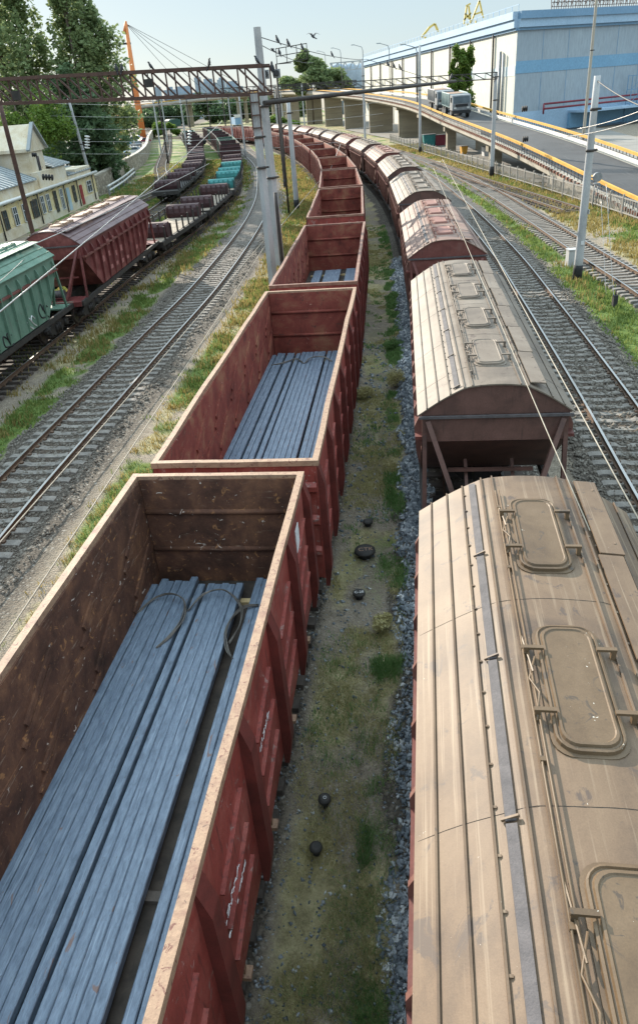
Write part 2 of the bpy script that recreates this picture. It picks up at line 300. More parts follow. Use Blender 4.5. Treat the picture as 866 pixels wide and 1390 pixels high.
RAILP = [(-.07, .0), (.07, .0), (.07, .015), (.012, .03), (.012, .1), (.036, .115), (.036, .15), (-.036, .15), (-.036, .115), (-.012, .1), (-.012, .03), (-.07, .015)]
def sleeper_mesh(wood=False):
    b = MB()
    prof = [(-1.35, -.1), (1.35, -.1), (1.35, .01), (1.25, .035), (.5, .035), (.4, .0), (-.4, .0), (-.5, .035), (-1.25, .035), (-1.35, .01)]
    if wood: prof = [(-1.35, -.1), (1.35, -.1), (1.35, .033), (-1.35, .033)]
    b.prism(prof, -.12, .12, 'y')
    b.cur = 1
    for s in (-1, 1):
        for e in (-1, 1): b.box((s * .79 + e * .12, 0, .06), (.09, .11, .05))
    return b
def make_track(k, label, y0, y1, gauge=1.56, wood=False, nparts=100, spacing=.56):
    th = thing('railway_track', label, 'railway track', (0, 0, 0), 0, 'railway tracks through the yard')
    P = [p for p in TD[k] if y0 <= p.y <= y1]
    for s in (-1, 1):
        b = MB(); pts = []
        for i, p in enumerate(P):
            d = (P[min(i + 1, len(P) - 1)] - P[max(i - 1, 0)]).normalized(); pts.append(p + Vector((d.y, -d.x, 0)) * s * gauge / 2 + Vector((0, 0, .03)))
        b.sweep(pts, RAILP)
        o = b.build('rail', [M['rail_side'], M['rail_top']], th)
        n = len(RAILP); mi = [0] * len(o.data.polygons)
        for q in range(len(pts) - 1): mi[q * n + 6] = 1
        o.data.polygons.foreach_set('material_index', mi)
    L = sum((P[i + 1] - P[i]).length for i in range(len(P) - 1)); n = int(L / spacing)
    proto = None; rest = MB(); i = 0; s = 0
    sm = sleeper_mesh(wood); mats = [M['sleeper_wood' if wood else 'sleeper'], M['rail_side']]
    vis = [q for q in range(n)]
    cnt = 0
    for q in range(n):
        t = q * spacing
        while i < len(P) - 2 and s + (P[i + 1] - P[i]).length < t: s += (P[i + 1] - P[i]).length; i += 1
        d = P[i + 1] - P[i]; p = P[i] + d * ((t - s) / d.length); a = -math.atan2(d.x, d.y) + random.gauss(0, .012)
        if cnt < nparts:
            if proto is None: proto = o = sm.build('sleeper', mats, th)
            else: o = proto.copy(); COL.objects.link(o); o.parent = th
            o.location = (p.x, p.y, p.z + random.gauss(0, .004)); o.rotation_euler = (0, 0, a); cnt += 1
        elif t < 260:
            Mx = Matrix.Translation(p) @ Matrix.Rotation(a, 4, 'Z'); c = sm.f; rest.add([], [])
            o_ = len(rest.v)
            for v in sm.v[:20 if not wood else 8]: rest.v.append(tuple(Mx @ Vector(v)))
            for f in sm.f[:12 if not wood else 6]: rest.f.append([x + o_ for x in f]); rest.mi.append(0); rest.sm.append(False)
    if rest.f: tag(rest.build('sleeper', mats, th), kind='stuff')
    return th
make_track('C', 'empty curving track on concrete sleepers left of the open red wagons', 8, 420, 1.62)
make_track('B', 'shaded track with bright rails just right of the hopper wagons', 4, 350, 1.52)
make_track('A', 'sunlit track with rusty rails between the grass strips below the ramp', 12, 360, 1.52, spacing=.6)
make_track('S', 'short siding joining the sunlit track beside the ramp fence', 58, 108, 1.52, True, 60, .7)
make_track('G', 'track hidden beneath the row of open red wagons', -6, 300, 1.52, True, 20)
make_track('H', 'track beneath the row of tan roofed hopper wagons', -8, 310, 1.52, True, 40)
make_track('D', 'track under the green hopper and the flat wagons', 12, 400, 1.52, True, 80)
make_track('E', 'track under the dark flat wagons left of the teal ones', 56, 400, 1.52, True, 60)
make_track('F', 'overgrown curving track with pale rails beside the stone wall', 62, 400, 1.52, True, 60, .8)

# ------------------------------------------------------------------ ground zones
def vnoise(x, y, s, seed):
    r = np.random.default_rng(seed); N = 256; g = r.random((N, N)); x = x / s; y = y / s
    xi = np.floor(x).astype(int); yi = np.floor(y).astype(int); fx = x - xi; fy = y - yi; fx = fx * fx * (3 - 2 * fx); fy = fy * fy * (3 - 2 * fy)
    a = g[xi % N, yi % N]; b = g[(xi + 1) % N, yi % N]; c = g[xi % N, (yi + 1) % N]; d = g[(xi + 1) % N, (yi + 1) % N]
    return (a * (1 - fx) + b * fx) * (1 - fy) + (c * (1 - fx) + d * fx) * fy
def fbm(x, y, s, seed): return (vnoise(x, y, s, seed) + .5 * vnoise(x, y, s / 2.1, seed + 1) + .25 * vnoise(x, y, s / 4.3, seed + 2)) / 1.75
def band(v, a, b, f=.4): return np.clip((v - a) / f + .5, 0, 1) * np.clip((b - v) / f + .5, 0, 1)
def zones(x, y):
    C, Dd, E, F, G, H, B, A = (tx(k, y) for k in 'CDEFGHBA')
    n1 = fbm(x, y, 2.6, 11); n2 = fbm(x, y, 1.1, 21); n3 = fbm(x, y, 6., 31)
    bal = np.zeros_like(x)
    for c, w in ((C, 1.9), (B, 1.75), (H, 1.98), (A, 1.25)): bal = np.maximum(bal, band(x, c - w + (n2 - .5) * .9, c + w + (n2 - .5) * .9, .35))
    bal = np.maximum(bal, .7 * band(x, G - 1.6, G + 1.5, .5)); bal = np.maximum(bal, .45 * band(x, Dd - 1.6, Dd + 1.6, .6))
    bal = np.maximum(bal, band(x, C + 1.5, C + 2.5, .8) * .5); bal = np.maximum(bal, band(x, Dd + 3.6, C - 1.4, .8) * .55)
    
    green = np.zeros_like(x); dry = np.zeros_like(x)
    # strip between the empty track and the open wagons
    s = band(x, C + 2.5, G - 1.5, .7); far = np.clip((y - 14) / 26, 0, 1)
    green = np.maximum(green, s * np.clip((n1 - .36 + .06 * far) * 5, 0, 1) * .95); dry = np.maximum(dry, s * np.clip((n2 - .33 + .22 * far) * 4, 0, 1))
    # between green hopper track and empty track
    u = (x - Dd) / np.maximum(C - Dd, 1)
    s = band(x, Dd + 1.9 + n1 * .8, Dd + 3.5 + n1, .5); green = np.maximum(green, s * np.clip((n2 - .3) * 5, 0, 1)); s = band(x, Dd + 1.2, C - 2., .8); dry = np.maximum(dry, s * np.clip((n1 - .4) * 3.4, 0, .75))
    s = band(x, Dd - .6, Dd + 1.9, .5); green = np.maximum(green, s * np.clip((n1 - .5) * 4, 0, .8)); dry = np.maximum(dry, s * np.clip((n2 - .45) * 4, 0, .6))
    s = band(x, Dd + 1.7, C - 2., .6) * np.clip((y - 48) / 10, 0, 1); green = np.maximum(green, s * np.clip((n1 - .36) * 5, 0, 1))
    # centre strip, always trodden
    s = band(x, G + 1.5, H - 1.85, .4); v = (x - G - 1.5) / np.maximum(H - 1.85 - G - 1.5, .3)
    dry = np.maximum(dry, s * np.clip((n2 - .36) * 4, 0, .9) * np.clip(1.15 - 1.6 * np.abs(v - .62) * (np.abs(v - .62) < .16) - .5 * (np.abs(v - .62) < .12), 0, 1)); green = np.maximum(green, s * np.clip((n1 - .53) * 4, 0, .4) + .3 * s * band(v, .66, 1.02, .2) * np.clip((n2 - .42) * 5, 0, .9))
    # right-hand strips
    s = band(x, B + 1.9, A - 1.1, .4); green = np.maximum(green, s * np.clip((n1 - .18) * 5, .4, 1)); dry = np.maximum(dry, s * np.clip((n2 - .5) * 3, 0, .7))
    s = band(x, A + 1.8, 24.5, .5); dry = np.maximum(dry, s * np.clip((n3 - .2) * 3, .35, 1)); green = np.maximum(green, s * np.clip((n1 - .5 + .28 * band(x, 22, 24.2, 1.6)) * 5, 0, 1))
    # left of the flat wagons
    s = (x < Dd - 1.4) * (x > -27.); green = np.maximum(green, s * np.clip((n1 - .3) * 4, .1, 1) * .9); dry = np.maximum(dry, s * np.clip((n2 - .45) * 4, 0, .7))
    s = (x < C - 2) * (x > E - 30) * (y > 100); green = np.maximum(green, s * np.clip((n1 - .3) * 4, .2, 1)); dry = np.maximum(dry, s * np.clip((n3 - .4) * 4, 0, .8))
    s = (y > 110) * (x > C + 2.2) * (x < G - 1.6); dry = np.maximum(dry, s * .6)
    inner = (1 - bal * .93)
    stain = np.zeros_like(x)
    for c in (C, B, A, Dd, G, H): stain = np.maximum(stain, band(x, c - 1.05, c + 1.05, .5) * np.clip(.45 + 1.2 * (n2 - .4), 0, 1))
    zones.stain = stain
    return green * inner, dry * inner, bal
def gheight(x, y):
    g, d, b = zones(x, y); return -.16 + .14 * np.clip(b, 0, 1) + (fbm(x, y, .9, 77) - .5) * .06 + (fbm(x, y, .25, 78) - .5) * .02

xs = np.concatenate([[-2200, -1500, -900, -350, -160, -90, -60, -45, -36], np.arange(-30, 28.01, .28), [30, 34, 40, 50, 70, 100, 160, 350, 900, 1500, 2200]])
ys = [-1500, -800, -300, -60, -20, -6]; y = -2.
while y < 420: ys.append(y); y += max(.26, .0085 * abs(y))
ys += [440, 480, 560, 700, 1000, 1500, 2000, 2600]; ys = np.array(ys)
GX, GY = np.meshgrid(xs, ys); fx_, fy_ = GX.ravel(), GY.ravel()
gz = gheight(fx_, fy_); zg, zd, zb = zones(fx_, fy_); zst = zones.stain
nx, ny = len(xs), len(ys); idx = np.arange(nx * ny).reshape(ny, nx)
faces = np.stack([idx[:-1, :-1], idx[:-1, 1:], idx[1:, 1:], idx[1:, :-1]], -1).reshape(-1, 4)
gm = bpy.data.meshes.new('ground'); gm.from_pydata(np.stack([fx_, fy_, gz], 1).tolist(), [], faces.tolist())
for nme, arr in (('green', zg), ('dry', zd), ('gravel', zb), ('stain', zst)):
    at = gm.attributes.new(nme, 'FLOAT', 'POINT'); at.data.foreach_set('value', arr.astype(np.float32))
gm.polygons.foreach_set('use_smooth', [True] * len(gm.polygons))
ground = bpy.data.objects.new('ground', gm); COL.objects.link(ground); tag(ground, 'trodden earth, ballast and patchy grass of the rail yard', 'ground', kind='structure')
def ground_mat():
    t = NT('yard_ground'); v = t.coord((1, 1, 1), False)
    def attr(n):
        a = t.node('ShaderNodeAttribute', attribute_name=n); return a.outputs['Fac']
    big = t.noise(v, .7, 6, .65); mid = t.noise(v, 5, 6, .7); fine = t.noise(v, 38, 4, .7)
    earth = t.ramp(mid, [(.3, (.14, .112, .082)), (.5, (.24, .197, .147)), (.7, (.33, .28, .215))])
    earth = t.mix(t.ramp(big, [(.4, 0.), (.65, .6)]), earth, (.22, .185, .145))
    cell = t.vor(v, 17.); bw = t.node('ShaderNodeRGBToBW'); t.l.new(cell, bw.inputs[0])
    earth = t.mix(t.ramp(fine, [(.56, 0.), (.66, .7)]), earth, (.42, .38, .33))
    grav = t.ramp(bw.outputs[0], [(.15, (.058, .05, .041)), (.5, (.12, .102, .084)), (.75, (.195, .17, .14)), (.92, (.45, .42, .37))])
    edge = t.vor(v, 17., 'F1', 'Distance'); grav = t.mix(.75, grav, t.ramp(edge, [(.25, (1, 1, 1)), (.75, (.25, .25, .25))]), 'MULTIPLY')
    grav = t.mix(t.ramp(big, [(.35, 0.), (.7, .5)]), grav, (.14, .115, .09))
    gg = t.ramp(mid, [(.3, (.05, .085, .02)), (.5, (.1, .15, .035)), (.7, (.17, .2, .055))])
    dg = t.ramp(mid, [(.3, (.17, .145, .075)), (.5, (.29, .25, .135)), (.7, (.4, .35, .2))])
    def th(a, lo, hi):
        s = t.math('ADD', a, t.math('MULTIPLY', t.math('ADD', t.math('SUBTRACT', fine, .5), t.math('SUBTRACT', mid, .5)), .55)); return t.ramp(s, [(lo, 0.), (hi, 1.)])
    col = t.mix(th(attr('gravel'), .3, .5), earth, grav); col = t.mix(t.math('MULTIPLY', attr('stain'), .75), col, t.mix(.5, col, (.085, .052, .032), 'MULTIPLY')); col = t.mix(t.math('MULTIPLY', attr('stain'), .35), col, (.1, .065, .042))
    col = t.mix(th(attr('dry'), .35, .75), col, dg); col = t.mix(th(attr('green'), .35, .7), col, gg)
    h = t.math('ADD', t.math('MULTIPLY', edge, -.8), t.math('MULTIPLY', fine, .9)); t.bump(h, .9, .05)
    return t.done(col, .9, 0, .2)
gm.materials.append(ground_mat())

def mesh_np(name, V, F, mat, label, cat):
    me = bpy.data.meshes.new(name); n, k = F.shape
    me.vertices.add(len(V)); me.vertices.foreach_set('co', V.astype(np.float32).ravel())
    me.loops.add(n * k); me.loops.foreach_set('vertex_index', F.astype(np.int32).ravel())
    me.polygons.add(n); me.polygons.foreach_set('loop_start', np.arange(0, n * k, k, dtype=np.int32)); me.update(calc_edges=True)
    me.materials.append(mat); o = bpy.data.objects.new(name, me); COL.objects.link(o)
    return tag(o, label, cat, kind='stuff') if cat else o
def blades(x, y, z, h, w, lean=.5):
    n = len(x); a = RNG.random(n) * 2 * PI; l = RNG.random(n) * lean * h; b = RNG.random(n) * 2 * PI
    dx, dy = np.cos(a) * w / 2, np.sin(a) * w / 2
    V = np.empty((n, 4, 3)); V[:, 0] = np.stack([x - dx, y - dy, z - .02], 1); V[:, 1] = np.stack([x + dx, y + dy, z - .02], 1)
    V[:, 2] = np.stack([x + dx * .3 + np.cos(b) * l, y + dy * .3 + np.sin(b) * l, z + h], 1); V[:, 3] = np.stack([x - dx * .3 + np.cos(b) * l, y - dy * .3 + np.sin(b) * l, z + h * .96], 1)
    return V.reshape(-1, 3), np.arange(n * 4).reshape(n, 4)
def scatter(which, n, ymax, hmin, hmax, mat, name, label, xr=(-24, 25), ymin=2., zone=None):
    # density falls with distance as the picture's resolution does; blade size grows
    yy = ymin * (ymax / ymin) ** RNG.random(n); xx = xr[0] + (xr[1] - xr[0]) * RNG.random(n)
    keep = np.abs(xx) < 6 + .62 * yy; xx, yy = xx[keep], yy[keep]
    z = zones(xx, yy)[which]; keep = RNG.random(len(xx)) < z ** 1.5
    if zone is not None: keep &= zone(xx, yy)
    xx, yy = xx[keep], yy[keep]
    k = 7; cx = np.repeat(xx, k); cy = np.repeat(yy, k); sc = np.clip(cy / 22, .55, 4); sp = .09 * sc
    cx = cx + RNG.normal(0, 1, len(cx)) * sp; cy = cy + RNG.normal(0, 1, len(cy)) * sp
    h = (hmin + (hmax - hmin) * RNG.random(len(cx)) ** 1.6) * np.clip(sc, .7, 1.5); w = .016 * np.clip(cy / 9, .8, 14)
    V, F = blades(cx, cy, gheight(cx, cy), h, w); return mesh_np(name, V, F, mat, label, 'grass')
centre = lambda x, y: (x > tx('G', y) + .5) & (x < tx('H', y))
scatter(0, 110000, 150, .04, .17, M['grass'], 'grass', 'short green grass tufts along the tracks', zone=lambda x, y: ~centre(x, y))
scatter(1, 100000, 150, .05, .24, M['drygrass'], 'dry_grass', 'dry yellow grass tufts beside the tracks', zone=lambda x, y: ~centre(x, y))
def strip_weeds(n, lo, hi, mat, name, label, hmin, hmax, thr, seed):
    yy = 3. * (60 / 3.) ** RNG.random(n); v = lo + (hi - lo) * RNG.random(n); xx = tx('G', yy) + 1.55 + v * (tx('H', yy) - 1.9 - tx('G', yy) - 1.55)
    nn = fbm(xx, yy, .9, seed) - .08 * (fbm(xx, yy, 3, seed + 5) - .5); keep = nn > thr + .12 * RNG.random(n); xx, yy, nn = xx[keep], yy[keep], nn[keep]
    k = 9; cx = np.repeat(xx, k); cy = np.repeat(yy, k); hh = np.repeat(np.clip((nn - thr) * 5, .25, 1), k); cx += RNG.normal(0, .06, len(cx)); cy += RNG.normal(0, .06, len(cy))
    h = (hmin + (hmax - hmin) * RNG.random(len(cx))) * hh; V, F = blades(cx, cy, gheight(cx, cy), h, .012 * np.clip(cy / 8, .8, 6), .9); return mesh_np(name, V, F, mat, label, 'weeds')
strip_weeds(15000, 0, 1, M['weed_olive'], 'dry_weeds', 'olive dry weeds in the trodden strip between the wagons', .02, .085, .42, 101)
strip_weeds(3200, .0, 1, M['weed'], 'weeds', 'low green weeds scattered between the two wagon rows', .03, .13, .5, 131)
strip_weeds(6500, .68, 1.02, M['weed'], 'tall_weeds', 'taller green weeds along the gravel edge', .06, .2, .47, 151)
# loose ballast stones beside the hopper row and along the tracks in view
def stones(n, fx, yr, size, name, label, mat='stone'):
    yy = yr[0] * (yr[1] / yr[0]) ** RNG.random(n); xx = fx(yy, RNG.random(n), n)
    base = np.array([(1, 0, 0), (-1, 0, 0), (0, 1, 0), (0, -1, 0), (0, 0, 1), (0, 0, -1)], float) 
    F0 = np.array([(0, 2, 4), (2, 1, 4), (1, 3, 4), (3, 0, 4), (2, 0, 5), (1, 2, 5), (3, 1, 5), (0, 3, 5)])
    sc = size * (.5 + RNG.random((n, 1, 1)) ** 2 * 1.1) * (.65 + .7 * RNG.random((n, 1, 3))) * np.clip(yy / 10, .9, 2.2)[:, None, None]
    V = base[None] * (.75 + .5 * RNG.random((n, 6, 1))) + RNG.normal(0, .16, (n, 6, 3)); V = V * sc * .5
    a = RNG.random(n) * 2 * PI; ca, sa = np.cos(a)[:, None], np.sin(a)[:, None]; X = V[:, :, 0] * ca - V[:, :, 1] * sa; Y = V[:, :, 0] * sa + V[:, :, 1] * ca
    zz = gheight(xx, yy); V = np.stack([X + xx[:, None], Y + yy[:, None], V[:, :, 2] + zz[:, None] + .012], -1).reshape(-1, 3)
    F = (F0[None] + 6 * np.arange(n)[:, None, None]).reshape(-1, 3); return mesh_np(name, V, F, M[mat], label, 'gravel')
stones(15000, lambda y, r, n: tx('H', y) - 1.98 + .14 * np.sin(y * 2.1) + .85 * r ** .8, (3.2, 46), .07, 'gravel', 'grey crushed stone along the foot of the hopper wagons')
stones(2600, lambda y, r, n: tx('G', y) + 1.2 + 2.6 * r ** 1.5, (3.2, 30), .05, 'loose_stone', 'scattered stones on the trodden strip')
stones(7000, lambda y, r, n: tx('C', y) - 2. + 3.9 * r, (12, 60), .05, 'track_ballast', 'grey brown ballast stones around the empty track', 'stone_d')
stones(9000, lambda y, r, n: tx('B', y) - 2. + 4.2 * r, (11, 60), .06, 'track_ballast', 'dark ballast stones around the shaded track', 'stone_d')

# ------------------------------------------------------------------ bogies
def wheel_mesh():
    b = MB(); n = 20; prof = [(-.065, .12), (-.065, .475), (-.03, .51), (-.03, .46), (.05, .45), (.065, .43), (.065, .36), (.02, .33), (.02, .16), (.07, .13)]
    o = 0; b.smooth = False
    vs = []; fs = []
    for i in range(n):
        t = 2 * PI * i / n
        for x, r in prof: vs.append((x, r * math.cos(t), r * math.sin(t)))
    k = len(prof)
    for i in range(n):
        for j in range(k - 1): fs.append((i * k + j, ((i + 1) % n) * k + j, ((i + 1) % n) * k + j + 1, i * k + j + 1))
    fs.append([i * k for i in range(n)]); fs.append([i * k + k - 1 for i in range(n)][::-1]); b.add(vs, fs); return b
_wm = {}
def bogie(parent, y):
    b = MB()
    for s in (-1, 1):
        x = s * 1.02
        b.prism([(-1.25, .62), (-1.25, .75), (-.7, .82), (-.45, .98), (.45, .98), (.7, .82), (1.25, .75), (1.25, .62), (.75, .6), (.45, .4), (-.45, .4), (-.75, .6)], x - .09, x + .09, 'x')
        for w in (-.925, .925): b.tube([(x - .16, w, .655), (x + .2, w, .655)], .15, 10)
        for w in (-.2, 0, .2): b.tube([(x + s * .11, w, .45), (x + s * .11, w, .8)], .07, 8)
    b.box((0, 0, .78), (2.1, .45, .26))
    for w in (-.925, .925): b.tube([(-.9, w, .655), (.9, w, .655)], .085, 10)
    o = b.build('bogie', M['black_steel'], parent, (0, y, 0)) if 'b' not in _wm else None
    if o is None: o = _wm['b'].copy(); COL.objects.link(o); o.parent = parent; o.location = (0, y, 0)
    else: _wm['b'] = o
    for s in (-1, 1):
        for w in (-.925, .925):
            if 'w' not in _wm: _wm['w'] = q = wheel_mesh().build('wheel', M['tread'])
            else: q = _wm['w'].copy(); COL.objects.link(q)
            q.parent = o; q.location = (s * .76, w, .655); q.rotation_euler = (random.random(), 0, 0 if s > 0 else PI)
    return o
def coupler(parent, y, s):
    b = MB(); b.box((0, y + s * .25, 1.05), (.22, .7, .26)); b.box((.06, y + s * .62, 1.05), (.34, .2, .3)); b.box((-.16, y + s * .72, 1.05), (.1, .2, .24)); return b.build('coupler', M['black_steel'], parent)

# ------------------------------------------------------------------ open gondola wagons
GW, GL, GZ, FL = 3.13, 12.75, 3.68, 1.40
def gondola(name, label, loc, rz, mats=('red_in', 'red_out', 'post', 'rim_red'), detail=True, group='open wagons in one long row'):
    mi, mo, mp, mr = (M[k] for k in mats); t = thing(name, label, 'gondola wagon', loc, rz, group); L2 = GL / 2; W2 = GW / 2
    for s in (-1, 1):                                                    # side walls
        b = MB(); b.cur = 0; b.box((s * (W2 - .115), 0, (FL - .1 + GZ - .1) / 2), (.05, GL - .1, GZ - FL))
        b.cur = 1; b.box((s * (W2 - .065), 0, (FL - .35 + GZ - .12) / 2), (.05, GL - .04, GZ - FL + .22))
        b.cur = 0
        for k in range(7):                                               # pressed grooves
            y = -L2 + (k + .5) * GL / 7
            for z0 in (FL + .35, FL + 1.2):
                for dy in (-.3, .3): b.bar((s * (W2 - .145), y - .5 + dy * .3, z0 + dy * .35 + .06), (s * (W2 - .145), y + .5 + dy * .3, z0 + .5 + dy * .35), .09, .06, (1, 0, 0))
        b.cur = 1
        for k in range(7):
            y = -L2 + (k + .5) * GL / 7
            for z0 in (FL + .05, FL + .62, FL + 1.2): b.bar((s * (W2 - .04), y - .5, z0 + .1), (s * (W2 - .04), y + .5, z0 + .36), .03, .1, (1, 0, 0))
        b.cur = 0
        b.box((s * (W2 - .14), 0, FL + 1.05), (.025, GL - .3, .05))
        b.build('side_wall', [mi, mo], t)
        for k in range(8):                                               # outer posts, tapered channels
            y = -L2 + .14 + k * (GL - .28) / 7; bb = MB(); w = .11
            x0, x1 = s * (W2 - .04), s * (W2 + .10)
            bb.prism([(x0, FL - .55), (s * (W2 + .03), FL - .55), (x1, FL - .1), (x1 - s * .02, GZ - .5), (s * (W2 - .02), GZ - .13), (x0, GZ - .13)], y - w, y + w, 'y'); bb.build('side_post', mp, t)
    for s in (-1, 1):                                                    # end walls
        b = MB(); b.cur = 0; b.box((0, s * (L2 - .12), (FL + GZ) / 2 - .06), (GW - .3, .05, GZ - FL - .02)); b.cur = 1; b.box((0, s * (L2 - .06), (FL - .3 + GZ) / 2 - .06), (GW - .12, .06, GZ - FL + .25))
        b.cur = 0
        for z in (FL + .75, FL + 1.55): b.tube([(-1.4, s * (L2 - .15), z), (1.4, s * (L2 - .15), z)], .055, 8)
        b.cur = 1
        for z in (FL + .3, FL + 1.0, FL + 1.7): b.prism([(s * (L2 - .035), z - .12), (s * (L2 + .05), z - .05), (s * (L2 + .05), z + .05), (s * (L2 - .035), z + .12)], -1.5, 1.5, 'x')
        b.build('end_wall', [mi, mo], t)
    b = MB()                                                             # top rim, slightly wavy from knocks
    ring = [(-1, -1), (1, -1), (1, 1), (-1, 1)]
    for i in range(4):
        a, c = ring[i], ring[(i + 1) % 4]; n = 10 if a[1] != c[1] else 4
        pts = [Vector(((a[0] + (c[0] - a[0]) * k / n) * (W2 - .06), (a[1] + (c[1] - a[1]) * k / n) * (L2 - .06), GZ - .06)) for k in range(n + 1)]
        for k in range(1, n): pts[k] += Vector((random.gauss(0, .008), random.gauss(0, .008), random.gauss(0, .006)))
        for k in range(n):
            e = .06 * (pts[1] - pts[0]).normalized()
            b.bar(pts[k] - (e if k == 0 and i % 2 else e * 0), pts[k + 1] + (e if k == n - 1 and i % 2 else e * 0), .112, .112 if i % 2 else .108)
    b.build('top_rim', mr, t)
    b = MB(); b.box((0, 0, FL - .05), (GW - .3, GL - .3, .1)); b.build('floor', M['floor'], t)
    b = MB(); b.box((0, 0, FL - .28), (.35, GL - .1, .3))
    for k in range(7): b.box((0, -L2 + .5 + k * (GL - 1) / 6, FL - .2), (GW - .35, .18, .18))
    for s in (-1, 1):
        b.box((s * 1.38, 0, FL - .32), (.1, GL - .15, .2)); b.box((0, s * (L2 - .08), FL - .3), (GW - .5, .14, .42))
    b.build('underframe', M['black_steel'], t)
    for s in (-1, 1): bogie(t, s * 4.33); coupler(t, s * L2, s)
    for k in range(7):
        for s in (-1, 1):
            h = MB(); y = -L2 + (k + .5) * GL / 7; h.box((s * 1.5, y - .3, FL - .42), (.05, .06, .2)); h.box((s * 1.54, y - .3, FL - .5), (.1, .14, .06)); h.build('hatch_hook', M['rim'] if detail else mp, t)
    return t
gsets = [('rust_in', 'red_out', 'post', 'rim')] * 1 + [('red_in', 'red_out', 'post', 'rim')] + [('red_in', 'red_out', 'post', 'rim_red')] * 20
gpos = [((-2.721, 4.845), .146), ((-.648, 17.825), .140), ((1.097, 31.266), .119), ((2.59, 46.581), .089)]
proto = None
gl_first = ['open wagon nearest the camera, dark rusty inside, loaded with steel bars', 'second open red wagon from the camera, steel bars on its floor', 'third open red wagon from the camera, short stacks of pale bars inside']
for i in range(17):
    if i < 4: (x, y), a = gpos[i]
    else:
        p, a = at_arc('G', (i - 4) * 13.95, 60.187); x, y = p.x, p.y
    if i < len(gl_first): lb = gl_first[i]
    else: lb = f'empty open red wagon, {ORD[i + 1]} in its row counting from the camera'
    if i < 2: o = gondola('gondola_wagon', lb, (x, y, 0), -a, gsets[i])
    elif i == 2: o = proto = gondola('gondola_wagon', lb, (x, y, 0), -a, gsets[i])
    else:
        o = copy_tree(proto); o.location = (x, y, 0); o.rotation_euler = (0, 0, -a); o['label'] = lb
# the loads: square steel bars lying in the three nearest wagons
def billet_mesh(L, w=.133):
    b = MB(); c = .012; h = w / 2; b.prism([(-h + c, 0), (h - c, 0), (h, c), (h, w - c), (h - c, w), (-h + c, w), (-h, w - c), (-h, c)], -L / 2, L / 2, 'y'); return b
bm_ = {}
def billets(gi, rows, y1, L, where, z0=FL + .075):
    (x, y), a = gpos[gi]; Mx = Matrix.Translation((x, y, 0)) @ Matrix.Rotation(-a, 4, 'Z')
    for k, (bx, dy, lay) in enumerate(rows):
        key = L
        if key not in bm_: bm_[key] = o = billet_mesh(L).build('steel_billet', M['billet'])
        else: o = bm_[key].copy(); COL.objects.link(o)
        o.location = Mx @ Vector((bx, y1 + dy - L / 2, z0 + lay * .127)); o.rotation_euler = (0, 0, -a + random.gauss(0, .0012))
        side = f'{ORD[k + 1]} square steel bar from the left in {where}'
        tag(o, side, 'steel bar', 'steel bars loaded in the open wagons')
    for j, fy in enumerate((.5, L * .5, L - .5)):
        w = MB(); w.box((0, 0, 0), (2.5, .12, .07)); o = w.build('timber_batten', M['timber' if j == 0 else 'sleeper_wood']); o.location = Mx @ Vector((0, y1 - fy, FL + .037)); o.rotation_euler = (0, 0, -a)
        tag(o, f'{["farthest", "middle", "nearest"][j]} timber batten under the bars in {where}', 'batten')
x_ = [-1.32, -1.185, -1.05, -.915, -.78, -.64, -.37, -.15, -.02, .11, .24, .37, .655]
rows = [(-1.375, -.22, 0), (-1.23, -.05, 0), (-1.09, -.12, 0), (-.95, -.1, 0), (-.81, -.12, 0), (-.67, .02, 0), (-.475, -.2, 0), (-.29, -.18, 0), (-.152, -.2, 0), (-.014, -.17, 0), (.124, -.2, 0), (.262, -.16, 0), (.60, .0, 0), (.745, -.04, 0), (1.1, -.3, 0)]
billets(0, [r for r in rows if r[2] == 0], 6.05, 11.8, 'the nearest open wagon')
rows1 = [(-1.36, -.2, 0), (-1.2, 0, 0), (-1.06, -.05, 0), (-.86, -.02, 0), (-.72, -.05, 0), (-.52, -.1, 0), (-.34, .02, 0), (-.2, 0, 0), (-.06, .0, 0), (.08, .02, 0), (.22, 0, 0), (.36, .03, 0), (.56, .04, 0), (.7, .02, 0), (.84, .05, 0), (.98, .03, 0), (1.12, .0, 0)]
billets(1, rows1, 5.95, 11.8, 'the second open wagon')
rows2 = [(-1.0, 0, 0), (-.87, .02, 0), (-.74, 0, 0), (-.45, -.05, 0), (-.32, -.03, 0), (-.19, 0, 0), (-.06, -.02, 0), (.07, 0, 0), (.2, .02, 0), (.6, .1, 0), (.73, .1, 0), (.86, .12, 0), (.99, .1, 0)]
billets(2, rows2, 5.3, 6.2, 'the third open wagon')
billets(2, rows2, -.9, 5.1, 'the near half of the third open wagon')
def tie(gi, pts, label, r=.011):
    (x, y), a = gpos[gi]; Mx = Matrix.Translation((x, y, 0)) @ Matrix.Rotation(-a, 4, 'Z'); b = MB()
    for q in range(3):
        P_ = dens([(p[0] + random.gauss(0, .012), p[1] + random.gauss(0, .012), p[2] + .01 * q) for p in pts], .06); b.tube(P_, r, 6)
    o = b.build('binding_wire', M['wire_tie']); o.matrix_world = Mx; tag(o, label, 'wire tie')
zb = FL + .075 + .127
tie(0, [(-1.42, 5.0, zb + .0), (-1.2, 5.32, zb + .06), (-.9, 5.38, zb + .12), (-.62, 5.2, zb + .12), (-.5, 4.8, zb + .09), (-.6, 4.4, zb + .05), (-.78, 4.1, zb + .01)], 'loop of bent binding wire on the left bars in the nearest wagon')
tie(0, [(-.5, 5.05, zb + .03), (-.3, 5.4, zb + .1), (0, 5.5, zb + .14), (.3, 5.3, zb + .12), (.5, 4.95, zb + .1), (.5, 4.6, zb + .05), (.4, 4.25, zb)], 'long arch of binding wire over the middle bars in the nearest wagon')
